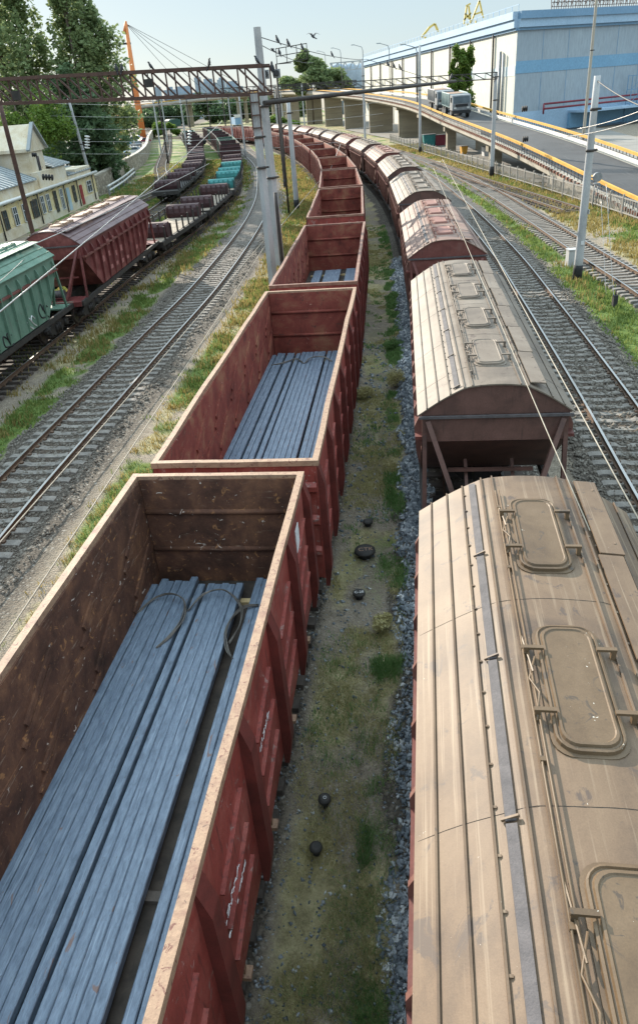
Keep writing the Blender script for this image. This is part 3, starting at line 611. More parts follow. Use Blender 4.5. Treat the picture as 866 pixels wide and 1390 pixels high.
tie(0, [(.72, 5.2, zb + .02), (.55, 5.15, zb + .06), (.4, 4.9, zb + .1), (.33, 4.5, zb + .09), (.4, 4.1, zb + .04), (.55, 3.9, zb + .01)], 'curl of binding wire by the rightmost bar in the nearest wagon')
tie(1, [(-1.3, 4.7, zb), (-.9, 4.8, zb + .03), (-.5, 5.1, zb + .05), (-.2, 4.75, zb + .01), (.0, 5.05, zb + .08), (.4, 5.1, zb + .09), (.75, 4.8, zb + .02)], 'dark binding wire across the bars in the second wagon')
# tag plate and chalk marks on the nearest open wagon
(gx, gy), ga = gpos[0]
par = [o for o in COL.objects if o.get('label') == gl_first[0]][0]
b = MB(); b.box((GW / 2 - .035, 5.3, 3.0), (.01, .3, .42)); b.build('number_plate', M['white_frame'], par)
def chalk(parent, x, y, z, n, seed, w=.012, h=.12, horiz=True):
    r = random.Random(seed); b = MB()
    for i in range(n):
        pts = []; y0 = y + i * .07
        for k in range(5): pts.append((x, y0 + r.uniform(-.03, .09), z + r.uniform(-h, h)))
        b.tube(dens(pts, .03), .0038, 4)
    return b.build('chalk_writing', M['white_frame'], parent)
chalk(par, GW / 2 - .012, -.9, 2.35, 14, 3, h=.05); chalk(par, GW / 2 - .012, -.6, 2.1, 12, 5, h=.035); chalk(par, GW / 2 - .012, 1.4, 2.5, 9, 8, h=.05)

# ------------------------------------------------------------------ hopper wagons
HW, HLn, HE, HR = 3.054, 11.6, 3.56, .6
def zr(x):
    a = min(abs(x), HW / 2 + .03)
    if a <= .6: return HE + .62 - .05 * (a / .6) ** 2
    t = (a - .6) / (HW / 2 - .6); return HE + .57 * (1 - t) + .035 * math.sin(PI * min(t, 1))
def rrect(w, l, r, n=5):
    out = []
    for cx, cy, a0 in ((w / 2 - r, l / 2 - r, 0), (-w / 2 + r, l / 2 - r, 90), (-w / 2 + r, -l / 2 + r, 180), (w / 2 - r, -l / 2 + r, 270)):
        for k in range(n + 1): t = math.radians(a0 + 90 * k / n); out.append((cx + r * math.cos(t), cy + r * math.sin(t)))
    return out
def hopper(name, label, loc, rz, roof='roof_tan', hatch='hatch_tan', body='dark_brown', side='hop_side', scale_z=1., group='covered hopper wagons in one long row', cat='hopper wagon'):
    t = thing(name, label, cat, loc, rz, group); L2 = HLn / 2; W2 = HW / 2; mb, ms = M[body], M[side]
    # shell: long sides cut away diagonally below both ends
    b = MB(); o = [(-L2 + .05, HE), (L2 - .05, HE), (L2 - .05, 2.95), (3.9, 1.35), (-3.9, 1.35), (-L2 + .05, 2.95)]; b.cur = 0
    n = len(o); vs = [(s * (W2 - .06), *p) for s in (-1, 1) for p in o]
    b.add(vs, [list(range(n)), list(range(n, 2 * n))[::-1]]); b.cur = 1; b.add(vs, [(i, (i + 1) % n, (i + 1) % n + n, i + n) for i in range(n)])
    b.build('body', [ms, mb], t)
    for s in (-1, 1):                                                    # side ribs
        for k in range(13):
            b = MB(); y = -L2 + .35 + k * (HLn - .7) / 12; zlo = 1.35 if abs(y) < 3.9 else 1.35 + (abs(y) - 3.9) * 1.6 / 1.85
            b.prism([(s * (W2 - .07), zlo), (s * (W2 - .03), zlo), (s * (W2 + .035), zlo + .35), (s * (W2 + .09), HE - .55), (s * (W2 + .09), HE - .4), (s * (W2 - .0), HE - .2), (s * (W2 - .07), HE - .2)], y - .03, y + .03, 'y'); b.build('side_rib', ms, t)
    for s in (-1, 1): b = MB(); b.box((s * (W2 + .0), 0, HE - .58), (.16, HLn - .2, .07)); b.build('side_ledge', M['hop_red'] if side == 'hop_side' else ms, t)
    # end gables, the light rail below them, struts and platform
    for s in (-1, 1):
        b = MB(); prof = [(x, zr(x) - .025) for x in np.linspace(-W2 + .02, W2 - .02, 25)] + [(W2 - .02, HE - .04), (-W2 + .02, HE - .04)]
        b.prism(prof, s * (L2 - .1), s * (L2 - .04), 'y'); b.box((0, s * (L2 - .02), 3.2), (HW - .16, .06, .5)); b.build('end_gable', mb, t)
        b = MB(); b.bar((-W2, s * (L2 + .03), HE - .06), (W2, s * (L2 + .03), HE - .06), .06, .05); b.build('end_rail', M['grating'], t)
        for e in (-1, 1):
            b = MB(); b.bar((e * (W2 - .18), s * (L2 - .02), 3.4), (e * .62, s * (L2 + .75), 1.32), .13, .1, (1, 0, 0)); b.build('end_strut', mb, t)
            b = MB(); b.bar((e * (W2 - .1), s * (L2 + .3), 1.2), (e * (W2 - .12), s * (L2 - .1), HE - .1), .09); b.build('corner_post', mb, t)
        b = MB(); b.box((0, s * (L2 + .55), 1.26), (HW - .2, 1.1, .06)); b.bar((-W2 + .1, s * (L2 + 1.12), 1.22), (W2 - .1, s * (L2 + 1.12), 1.22), .1, .2)
        for e in (-.5, .5): b.bar((e, s * (L2 + .2), 1.29), (e, s * (L2 - .8), 2.1), .07)
        b.bar((-.9, s * (L2 - .42), 2.05), (.9, s * (L2 - .42), 2.05), .07); b.build('end_platform', mb, t)
        coupler(t, s * (L2 + 1.05), s)
    b = MB(); b.tube([(-.62, L2 + .45, 1.55), (.45, L2 + .45, 1.55)], .17, 14); b.build('air_reservoir', M['left_roof'], t)
    b = MB(); b.tube([(-.62, -L2 - .45, 1.55), (.45, -L2 - .45, 1.55)], .17, 14); b.build('air_reservoir', M['grating'], t)
    b = MB(); b.box((0, 0, 1.1), (.4, HLn + 2.1, .32))
    for s in (-1, 1): b.box((s * (W2 - .1), 0, 1.2), (.12, HLn + 2., .2))
    for y in (-2.6, 0, 2.6): b.prism([(-1.1, 1.36), (1.1, 1.36), (.4, .6), (-.4, .6)], y - .6, y + .6, 'y')
    b.build('underframe', M['black_steel'], t)
    # roof skin with standing seams
    b = MB(); N = 24; X = np.linspace(-W2 - .03, W2 + .03, N + 1); b.smooth = False
    pr = [(x, zr(x)) for x in X] + [(x, zr(x) - .03) for x in X[::-1]]; b.prism(pr, -L2, L2, 'y')
    for fx_ in (-1.37, -1.135, -.905, -.63, -.47, .47, .63, 1.1, 1.35):
        b.box((fx_, 0, zr(fx_) + .012), (.02, HLn + .01, .036), Matrix.Identity(4))
    for k in range(26): b.box((-.875, -L2 + .3 + k * .44, zr(-.875) + .008), (.03, .022, .018))
    for k in range(22): b.box((.655, -L2 + .35 + k * .51, zr(.655) + .012), (.022, .03, .022))
    b.build('roof', M[roof], t)
    for y in (-4.7, -2.55, .15, 2.85):                            # dark weld lines across the skin
        q = MB(); q.tube([(x, y + .004 * math.sin(9 * x + y), zr(x) + .001) for x in np.linspace(-W2, W2, 26)], .003, 4); q.build('weld_line', M['black_steel'], t)
    def slab(x0, x1, z, th, y0, y1, mat, nm):
        q = MB(); q.prism([(x0, z[0]), (x1, z[1]), (x1, z[1] + th), (x0, z[0] + th)], y0, y1, 'y'); return q.build(nm, M[mat], t)
    for k in range(6):                                                   # narrow tilted board on the left, plank boards on the right
        y0 = -L2 + .15 + k * 1.9
        slab(-.81, -.72, (zr(-.83) + .035, zr(-.71) + .0), .02, y0, y0 + 1.87, 'grating', 'running_board')
        q = MB(); q.bar((-.84, y0 + .02, zr(-.84) + .03), (-.7, y0 + .02, zr(-.7) + .04), .02, .03); q.build('board_bracket', M[roof], t)
    for k in range(6):
        y0 = -L2 + .15 + k * 1.9; off = .03 * (k % 2)
        slab(.68 + off, .98 + off, (zr(.8) + .09, zr(.8) + .06), .025, y0, y0 + 1.86, roof, 'running_board')
    b = MB()
    for k in range(9): y = -L2 + .3 + k * 1.37; b.bar((.7, y, zr(.7) - .02), (.95, y, zr(.9) + .13), .04, .05)
    b.build('board_supports', M[roof], t)
    for k, y in enumerate((4.2, 1.5, -1.2, -3.9)):                        # loading hatches with their clamps
        q = MB()
        for w, l, zz, r in ((.66, 1.72, 0, .2), (.60, 1.64, .05, .18), (.53, 1.54, .082, .16), (.45, 1.44, .065, .13)):
            pass
        lv = [(.68, 1.74, .0), (.68, 1.74, .05), (.62, 1.68, .055), (.61, 1.67, .095), (.565, 1.62, .1), (.545, 1.6, .085), (.52, 1.57, .088), (.5, 1.55, .115), (.46, 1.5, .118), (.44, 1.48, .105)]
        rings = [[(p[0], p[1], 4.135 + z) for p in rrect(w, l, .2 if w > .6 else .15)] for w, l, z in lv]; vs = [p for r in rings for p in r]; m_ = len(rings[0]); fs = []
        for i in range(len(rings) - 1):
            for j in range(m_): fs.append((i * m_ + j, i * m_ + (j + 1) % m_, (i + 1) * m_ + (j + 1) % m_, (i + 1) * m_ + j))
        fs.append([(len(rings) - 1) * m_ + j for j in range(m_)]); fs.append([j for j in range(m_)][::-1]); q.add(vs, fs); h = q.build('hatch', M[hatch], t); h.location = (0, y, 0)
        for e in (-1, 1):
            for yy in (-.42, .42):
                c = MB(); c.box((e * .36, yy, 4.275), (.2, .045, .03)); c.box((e * .43, yy, 4.22), (.05, .05, .13)); c.build('clamp', M[hatch], h)
    b = MB()
    for x, z in ((-.455, 4.2), (-.41, 4.215)): b.tube([(x, -L2 + .4, z), (x, L2 - .5, z)], .012, 6)
    for k in range(8):
        y = -L2 + .7 + k * 1.42; b.box((-.435, y, 4.19), (.07, .05, .05))
    for y in (4.2, 1.5, -1.2, -3.9):
        b.tube([(-.44, y - .5, 4.21), (-.38, y - .2, 4.27), (-.44, y + .05, 4.2), (-.36, y + .3, 4.26)], .012, 6); b.tube([(-.45, y + .75, 4.19), (-.4, y + .1, 4.25)], .01, 5)
    b.build('latch_rod', M[hatch], t)
    for s in (-1, 1): bogie(t, s * 5.3)
    return t
h_pal = ['tan', 'grey', 'pink', 'grey', 'grey', 'pink', 'grey', 'pink', 'grey', 'grey', 'pink', 'grey', 'grey', 'grey']
hpos = [((2.09, 3.53), .17), ((4.467, 18.735), .141), ((6.382, 33.965), .113), ((7.922, 49.174), .085)]
hl = ['hopper wagon nearest the camera, dusty tan roof with large hatches', 'second hopper wagon from the camera, pale roof and dark brown end', 'third hopper wagon from the camera, faded pink roof and red end', 'fourth hopper wagon from the camera, pale dusty roof and dark end']
hproto = None
def recolor(o, mp):
    for c in o.children:
        recolor(c, mp)
    if o.type == 'MESH':
        for s in o.material_slots:
            if s.material and s.material.name in mp:
                mat = mp[s.material.name]; s.link = 'OBJECT'; s.material = mat
for i in range(14):
    if i < 4: (x, y), a = hpos[i]
    else: p, a = at_arc('H', (i - 4) * 14.96, 64.2); x, y = p.x, p.y
    lb = hl[i] if i < 4 else f'{"faded pink" if h_pal[i] == "pink" else "dusty grey"} roofed hopper wagon, {ORD[i + 1]} in its row counting from the camera'
    if i == 0: o = hproto = hopper('hopper_wagon', lb, (x, y, 0), -a)
    else:
        o = copy_tree(hproto); o.location = (x, y, 0); o.rotation_euler = (0, 0, -a); o['label'] = lb
        if h_pal[i] == 'grey': recolor(o, {M['roof_tan'].name: M['roof_grey'], M['hatch_tan'].name: M['roof_grey']})
        else: recolor(o, {M['roof_tan'].name: M['roof_pink'], M['hatch_tan'].name: M['hatch_pink'], M['dark_brown'].name: M['hop_red']})
# left pair: green and maroon
zs = 3.95 / 3.56
p, a = at_arc('D', 0, 28.2)
o = copy_tree(hproto); o.location = (-13.35, 28.1, 0); o.rotation_euler = (0, 0, -.1); o.scale = (1.0, 1, 1.1)
tag(o, 'pale green hopper wagon standing at the left edge of the yard', 'hopper wagon'); o['group'] = 'hopper wagons on the left track'
recolor(o, {k: M['green'] for k in (M['roof_tan'].name, M['hatch_tan'].name, M['dark_brown'].name, M['hop_side'].name)}); grn = o
o = copy_tree(hproto); o.location = (-11.75, 43.1, 0); o.rotation_euler = (0, 0, -.066); o.scale = (1.03, 1.2, 1.1)
tag(o, 'maroon hopper wagon with ribbed side behind the pale green one', 'hopper wagon'); o['group'] = 'hopper wagons on the left track'
recolor(o, {M['roof_tan'].name: M['left_roof'], M['hatch_tan'].name: M['rim'], M['dark_brown'].name: M['left_red'], M['hop_side'].name: M['left_red']}); mar = o
# marks on their sides
r = random.Random(4)
for k in range(12):
    for z in (1.75, 2.35, 2.95):
        if r.random() < .6:
            y = -HLn / 2 + .8 + k * (HLn - .7) / 12; b = MB(); b.box((HW / 2 - .055, y + r.uniform(-.12, .12), z + r.uniform(-.1, .1)), (.012, r.uniform(.2, .45), r.uniform(.15, .3)))
            if abs(y) < 3.8: b.build('paint_patch', worn('faded_patch', (.3, .1, .09), (.42, .18, .16), None, 3, 20) if 'faded_patch' not in bpy.data.materials else bpy.data.materials['faded_patch'], mar)
def graffiti(parent, y, z, n, sz, seed, mat, nm):
    r = random.Random(seed); b = MB()
    for i in range(n):
        c = (y + i * sz * .9, z + r.uniform(-.05, .05)); pts = [(HW / 2 - .045, c[0] + sz * .5 * math.cos(t_ * 1.3 + r.random()), c[1] + sz * .6 * math.sin(t_ * 1.1 + r.random())) for t_ in range(5)]
        b.tube(dens(pts, .05), .028, 4)
    return b.build(nm, M[mat], parent)
graffiti(grn, 3.3, 1.75, 2, .5, 2, 'tar', 'graffiti'); graffiti(grn, 2.0, 1.6, 2, .4, 6, 'white_frame', 'graffiti'); graffiti(grn, -.3, 1.6, 2, .4, 9, 'tar', 'graffiti')

# ------------------------------------------------------------------ flat wagons with stakes and end bulkheads
def flat(label, loc, rz, bulk, deckmat='timber_d', group='flat wagons on the left tracks'):
    t = thing('flat_wagon', label, 'flat wagon', loc, rz, group); L2 = 6.7
    b = MB()
    for k in range(22): b.box((0, -L2 + .3 + k * .61, 1.30 + .004 * (k % 3)), (2.7, .585, .05))
    b.build('deck', M[deckmat], t)
    b = MB()
    for s in (-1, 1): b.box((s * 1.42, 0, 1.15), (.14, 2 * L2, .3)); b.box((0, s * L2, 1.12), (2.9, .12, .4)); b.box((s * .4, 0, .98), (.16, 2 * L2 - .2, .5))
    b.build('underframe', M['black_steel'], t)
    for s in (-1, 1):
        for k in range(8):
            y = -L2 + .9 + k * 1.66; q = MB(); q.box((s * 1.4, y, 1.75), (.1, .13, .85)); q.box((s * 1.42, y, 1.3), (.16, .2, .1)); q.build('stake', M['black_steel'], t)
        bogie(t, s * 4.6); coupler(t, s * L2, s)
    for i, y in enumerate((-4.6, 4.9)):
        q = MB(); prof = [(-.42, 1.36), (.42, 1.36), (.48, 1.9), (.36, 2.22), (.1, 2.34), (-.2, 2.3), (-.44, 2.05), (-.5, 1.7)]
        q.prism([(y + p[0], p[1]) for p in prof], -1.38, 1.38, 'x')
        for x in np.linspace(-1.25, 1.25, 6): q.box((x, y + .02, 1.9), (.08, 1.1, .7))
        q.build('bulkhead', M[bulk], t)
    return t
M['timber_d'] = worn('old_deck_boards', (.16, .13, .1), (.27, .22, .17), (.36, .3, .23), 1.3, 20, rough=.9)
M['teal'] = worn('teal_paint', (.02, .15, .15), (.04, .23, .22), None, 1.5, 20, rough=.55, spots=(.03, .05, .05), spot_amt=.62)
M['maroon_d'] = worn('dark_maroon_steel', (.035, .014, .016), (.065, .024, .025), None, 1.5, 20, rough=.6)
fp = {}
for k, (trk, y0, n, cols, des) in {'d': ('D', 57.9, 5, ['maroon_d', 'maroon_d', 'teal', 'teal', 'maroon_d'], 'behind the maroon hopper'), 'e': ('E', 91.5, 5, ['maroon_d'] * 5, 'on the track beside the curving siding')}.items():
    for i in range(n):
        p, a = at_arc(trk, i * 14.6, y0); col = cols[i]
        lb = f'{ORD[i + 1]} flat wagon {des}, {"teal" if col == "teal" else "dark maroon"} bulkheads'
        dm = 'timber_d' if k == 'd' else 'black_steel'
        if (col, dm) not in fp: fp[(col, dm)] = o = flat(lb, (p.x, p.y, 0), -a, col, dm)
        else: o = copy_tree(fp[(col, dm)]); o.location = (p.x, p.y, 0); o.rotation_euler = (0, 0, -a); o['label'] = lb
# dark and green open wagons farther along both tracks
for k, (trk, y0, n) in enumerate((('D', 132, 8), ('E', 165, 4))):
    for i in range(n):
        p, a = at_arc(trk, i * 14.1, y0); o = copy_tree(proto); o.location = (p.x, p.y, 0); o.rotation_euler = (0, 0, -a); c = 'green' if (i in (1, 5) and trk == 'D') or (i == 3 and trk == 'E') else 'dark brown'
        mm = M['green_d'] if c == 'green' else M['maroon_d']
        recolor(o, {M['red_out'].name: mm, M['red_in'].name: mm, M['post'].name: mm, M['rim_red'].name: M['black_steel'] if c != 'green' else M['green']})
        tag(o, f'{c} open wagon, {ORD[i + 1]} past the flat wagons on the {"teal wagons" if trk == "D" else "leftmost flat wagons"} track', 'gondola wagon', 'dark open wagons far down the left tracks')
# ------------------------------------------------------------------ small round cable posts in the trodden strip
def text_mesh(body, size, mat, parent, loc, rot, name='lettering'):
    cu = bpy.data.curves.new(name, 'FONT'); cu.body = body; cu.size = size; cu.align_x = 'CENTER'; cu.align_y = 'CENTER'; cu.extrude = .002
    ob = bpy.data.objects.new(name, cu); COL.objects.link(ob); dg = bpy.context.evaluated_depsgraph_get()
    me = bpy.data.meshes.new_from_object(ob.evaluated_get(dg)); me.materials.clear(); me.materials.append(mat)
    bpy.data.objects.remove(ob); o = bpy.data.objects.new(name, me); COL.objects.link(o); o.parent = parent; o.location = loc; o.rotation_euler = rot; return o
for (px, py, rad, hh, txt, lb) in ((495, 744, .25, .22, 'CTK', 'largest flat dark cap on a short stem with faded letters'), (499, 703, .13, .16, '', 'small black cap post beyond the largest one'),
        (487, 800, .14, .18, 'C-28', 'small black cap post with white painted letters'), (440, 1080, .1, .2, 'O', 'black cap post with one pale mark in the trodden strip'), (428, 1144, .095, .18, '', 'plain black cap post nearest the camera')):
    p = W(px, py, .08); p.z = float(gheight(np.array([p.x]), np.array([p.y]))[0])
    t = thing('cable_post', lb, 'cable post', p, random.random(), 'round capped cable posts'); b = MB()
    b.tube([(0, 0, -.05), (0, 0, hh * .7)], rad * .55, 14); b.build('stem', M['tar'], t)
    b = MB(); b.tube([(0, 0, hh * .62), (0, 0, hh * .72), (0, 0, hh * .9), (0, 0, hh)], [rad * .9, rad, rad * .96, rad * .6], 20); b.build('cap', M['black_steel'], t)
    if txt:
        tm = text_mesh(txt, rad * .72, M['white_frame'] if rad < .2 else M['rim'], t, (.0, -rad * .1, hh + .004), (0, 0, 0)); tm.rotation_euler = (.0, 0, -t.rotation_euler[2]); 
# bushes growing in the strip
def leaf_cloud(n, centres, radii, size, seed, flat=.5):
    r = np.random.default_rng(seed); C = np.asarray(centres, float); R = np.asarray(radii, float); k = r.integers(0, len(C), n)
    d = r.normal(0, 1, (n, 3)); d /= np.linalg.norm(d, axis=1)[:, None]; P = C[k] + d * R[k] * (r.random((n, 1)) ** .42)
    u = r.normal(0, 1, (n, 3)); u[:, 2] *= flat; u /= np.linalg.norm(u, axis=1)[:, None]; w = np.cross(u, r.normal(0, 1, (n, 3))); w /= np.linalg.norm(w, axis=1)[:, None]
    s = size * (.6 + .8 * r.random((n, 1))); V = np.stack([P - u * s, P + w * s * .55, P + u * s, P - w * s * .55], 1).reshape(-1, 3); return V, np.arange(n * 4).reshape(n, 4)
def leaf_part(parent, V, F, mat, name='crown'):
    o = mesh_np(name, V, F, mat, None, None); o.parent = parent; return o
for i, (px, py, rad, h, mt, lb) in enumerate(((537, 520, .34, .7, 'weed_olive', 'olive bush at the gravel edge between the wagon rows'), (531, 470, .3, .5, 'weed', 'green bush just beyond the olive one'), (494, 535, .32, .4, 'weed_olive', 'low olive bush beside the second open wagon'), (519, 845, .2, .3, 'weed_olive', 'small dry bush below the round black caps'))):
    p = W(px, py, .05); p.z = -.05; t = thing('bush', lb, 'bush', p, 0, 'bushes between the wagon rows')
    V, F = leaf_cloud(1300, [(0, 0, h * .5), (rad * .5, .1, h * .4), (-rad * .5, -.1, h * .4)], [(rad, rad, h * .5), (rad * .6, rad * .6, h * .4), (rad * .6, rad * .6, h * .4)], .028, 40 + i); leaf_part(t, V, F, M[mt], 'leaves')
    b = MB()
    for k in range(7): a = k * .9; b.tube([(0, 0, 0), (rad * .5 * math.cos(a), rad * .5 * math.sin(a), h * .7)], [.008, .004], 5)
    b.build('stems', M['bark'], t)

# ------------------------------------------------------------------ poles
def pole(label, base, top_z, r0=.2, r1=.13, mat='concrete', tarred=.0, bands=(), square=False, lean=(0, 0)):
    base = Vector(base); t = thing('catenary_pole', label, 'pole', base, 0, 'overhead line poles'); b = MB()
    H = top_z - base.z; pts = [(lean[0] * k / 6, lean[1] * k / 6, -.5 + (H + .5) * k / 6) for k in range(7)]
    b.tube(pts, [r0 + (r1 - r0) * k / 6 for k in range(7)], 4 if square else 14); b.build('shaft', M[mat], t)
    if tarred:
        q = MB(); q.tube([(0, 0, -.3), (0, 0, tarred * .7), (.0, 0, tarred)], [r0 + .012, r0 + .008, r0 + .004], 14); q.build('tarred_base', M['tar'], t)
    for z in bands:
        f = (z - base.z) / H; q = MB(); rr = r0 + (r1 - r0) * f + .025; q.tube([(lean[0] * f, lean[1] * f, z - base.z - .06), (lean[0] * f, lean[1] * f, z - base.z + .06)], rr, 12); q.box((lean[0] * f + rr + .06, lean[1] * f, z - base.z), (.2, .06, .1)); q.build('clamp_band', M['dark_truss'], t)
    return t
def G0(p): return (p.x, p.y, -.15)
pr_ = pole('concrete pole at the right edge with tarred foot and white tags', G0(W(783, 375)), 9.3, .235, .15, 'concrete', .75, (6.1, 7.9))
b = MB(); b.box((.2, -.12, 3.4), (.02, .2, .22)); b.build('number_plate', M['white_frame'], pr_); b = MB(); b.box((.0, -.235, 1.9), (.16, .02, .2)); b.build('number_plate', M['white_frame'], pr_)
b = MB(); b.tube([(.5, -.1, 5.0), (.5, .05, 5.0)], .22, 18); b.box((.3, 0, 5.0), (.4, .05, .05)); b.box((.5, 0, 4.7), (.3, .2, .06)); b.tube([(.42, 0, 4.7), (.42, 0, 3.7)], .02, 6); b.tube([(.58, 0, 4.7), (.58, 0, 3.7)], .02, 6); b.build('round_lamp', M['grey_steel'], pr_)
pf = W(772, 350); b = MB(); b.box((0, 0, .35), (.5, .5, 1.1)); b.box((0, 0, .93), (.56, .56, .06)); o = b.build('relay_box', M['concrete'], None, (15.3, 40.6, -.15)); tag(o, 'grey concrete relay box beside the right-edge pole', 'relay box')
tall = pole('tall square concrete pole standing over the yard left of the open wagons', (-1.39, 47.1, -.15), 13.05, .33, .2, 'concrete', 0, (9.1, 5.2), True)
second = pole('shorter pole with lattice cap carrying the truss end', (-1.73, 42.0, -.15), 9.75, .27, .2, 'concrete', 0, (6.2, 7.7), True)
b = MB()
for i, j in ((-1, -1), (1, -1), (1, 1), (-1, 1)): b.bar((i * .22, j * .22, 8.2), (i * .22, j * .22, 10.1), .07)
for z in (8.3, 8.9, 9.5, 10.05):
    for i, j in ((-1, 0), (1, 0)): b.bar((i * .22, -.25, z), (i * .22, .25, z), .06); b.bar((-.25, i * .22, z), (.25, i * .22, z), .06)
b.build('lattice_cap', M['rusty_truss'], second)
pole('slim dark post just right of the twin poles', (-1.2, 45.6, -.15), 4.5, .12, .1, 'dark_truss', .6)
pole('round concrete pole with black foot beside the fifth open wagon', G0(W(403, 282)), 9.2, .26, .18, 'concrete', .9, (8.2,))
pole('thin concrete pole left of the bend in the open wagons', (-3.2, 105, -.15), 11.6, .2, .14, 'concrete', 0, (9.,))
pole('dark pole behind the round concrete one', (-1.2, 92, -.15), 10.4, .16, .14, 'dark_truss', 1., (8.5,))
pole('grey pole carrying the long light truss in front of the ramp', G0(W(667, 238)), 10.3, .26, .18, 'concrete', 1.1, (7.6, 9.8))
pole('grey pole in front of the ramp above the green bin', G0(W(570, 206)), 15.2, .26, .16, 'concrete', .9, (9.,))
pole('pole between the bridge piers behind the hopper row', (14.2, 150, -.15), 14.8, .24, .16, 'concrete', 0, (10., 12.))
pole('leaning concrete pole beside the end of the yellow building', (-27.4, 105, -.15), 11.5, .24, .15, 'concrete', 0, (5.2, 6.), False, (-.9, 0))
pole('dark steel post in front of the yellow building', (-19.3, 54.5, -.15), 10.6, .17, .15, 'rusty_truss')
pole('dark tall pole before the grey warehouse wall', (*D(794, 158, 105).xy, 0), 24.5, .2, .16, 'br_conc', 0, (12., 19.5))
far_p = [((-24, 150), 11), ((-22, 165), 11.5), ((-30, 180), 12), ((-27, 215), 12), ((-36, 230), 12), ((-14, 190), 12), ((-19, 235), 13), ((-40, 300), 13), ((-9, 150), 11), ((-10, 215), 12.5), ((-3, 190), 12), ((4, 215), 12.5), ((-26, 260), 13), ((-11, 260), 13.5), ((-2, 245), 13)]
for i, ((x, y), h) in enumerate(far_p): pole(f'far thin overhead line pole, {ORD[i + 1]} from the left among those before the overpass' if 0 else f'thin far pole {["with a crossarm", "without a crossarm"][i % 2]} about {int(y)} metres down the yard', (x, y, -.15), h, .2, .14, 'concrete' if i % 3 else 'dark_truss', 0, (h - 1.5,))

# ------------------------------------------------------------------ lattice gantries
def truss(label, a, c, depth_z, width, n, mat, th=.1, name='lattice_gantry'):
    t = thing(name, label, 'gantry', a, 0, 'overhead gantries'); a, c = Vector(a), Vector(c); d = c - a; L = d.length; dn = d.normalized(); sd = Vector((dn.y, -dn.x, 0)).normalized() * width / 2
    b = MB(); Z = Vector((0, 0, depth_z))
    for s in (-1, 1):
        b.bar(sd * s, d + sd * s, th, th * 1.3)
        b.bar(sd * s + Z, d + sd * s + Z, th, th * 1.3)
    b.build('chord', M[mat], t); b = MB()
    for k in range(n + 1):
        p = d * k / n
        for s in (-1, 1):
            b.bar(p + sd * s, p + sd * s + Z, th * .6)
            if k < n: b.bar(p + sd * s, d * (k + 1) / n + sd * s + Z, th * .6)
        b.bar(p - sd, p + sd, th * .5); b.bar(p - sd + Z, p + sd + Z, th * .5)
        if k < n: b.bar(p - sd, d * (k + 1) / n + sd, th * .4); b.bar(p + sd + Z, d * (k + 1) / n - sd + Z, th * .4)
    b.build('lattice', M[mat], t); return t
ga_ = Vector((-1.0, 43.0, 9.7)); gb_ = Vector((-26.5, 53.6, 10.75))
g1 = truss('long rusty lattice truss spanning the left tracks with birds on top', ga_, gb_, 1.3, .95, 19, 'rusty_truss', .135)
b = MB(); b.box((-6.6, 2.2, 1.0), (.45, .3, .4)); b.bar((-6.6, 2.2, 1.2), (-6.6, 2.2, 1.45), .06); b.build('floodlight', M['black_steel'], g1)
b = MB(); b.box((-14.9, 4.9, 1.0), (.4, .3, .5)); b.build('floodlight', M['black_steel'], g1)
q = MB(); q.tube([(0, 0, 0), (.0, 0, 0)] and [(-1.35, 45.2, 9.27), (5.4, 52, 9.45), (12.6, 60, 9.62)], [.13, .12, .1], 10); o = q.build('crossbeam', M['dark_truss']); tag(o, 'dark single beam reaching right from the tall twin poles', 'beam', 'overhead gantries')
truss('light lattice truss spanning the hopper row from the grey pole', (22.6, 86.4, 9.6), (-2.6, 98.6, 10.15), .62, .5, 22, 'dark_truss', .07)
truss('far lattice truss in front of the overpass piers', (12.9, 150, 10.6), (-13, 160, 11.2), .8, .5, 16, 'dark_truss', .1)
truss('far lattice truss over the left tracks before the overpass', (-14, 190, 10.8), (-44, 196, 11.2), .9, .5, 16, 'dark_truss', .1)
# signal frame and signal heads near the twin poles
t = thing('signal_post', 'signal post with two round lamp heads and a square frame on top', 'signal', (-.75, 69.0, -.15)); b = MB(); SZ = 12.15; b.tube([(0, 0, 0), (0, 0, SZ)], .09, 8); b.box((0, 0, 9.6), (1.6, .08, .1)); b.build('post', M['dark_truss'], t)
for x in (-.95, .0):
    b = MB(); b.box((x, -.2, 11.45), (.62, .22, .66)); b.build('signal_head', M['grey_steel'], t)
    b = MB(); b.tube([(x, -.33, 11.45), (x, -.52, 11.5)], .22, 14); b.build('lamp_hood', M['tar'], t)
b = MB()
for z in (SZ, SZ + .55, SZ + 1.1):
    b.bar((.1, 0, z), (2.7, 0, z + .2), .06)
for k in range(4): b.bar((.1 + k * .86, 0, SZ + .07 * k), (.1 + k * .86, 0, SZ + 1.12 + .07 * k), .06)
b.bar((0, 0, SZ), (1.3, 0, SZ), .07)
b.build('frame', M['dark_truss'], t)

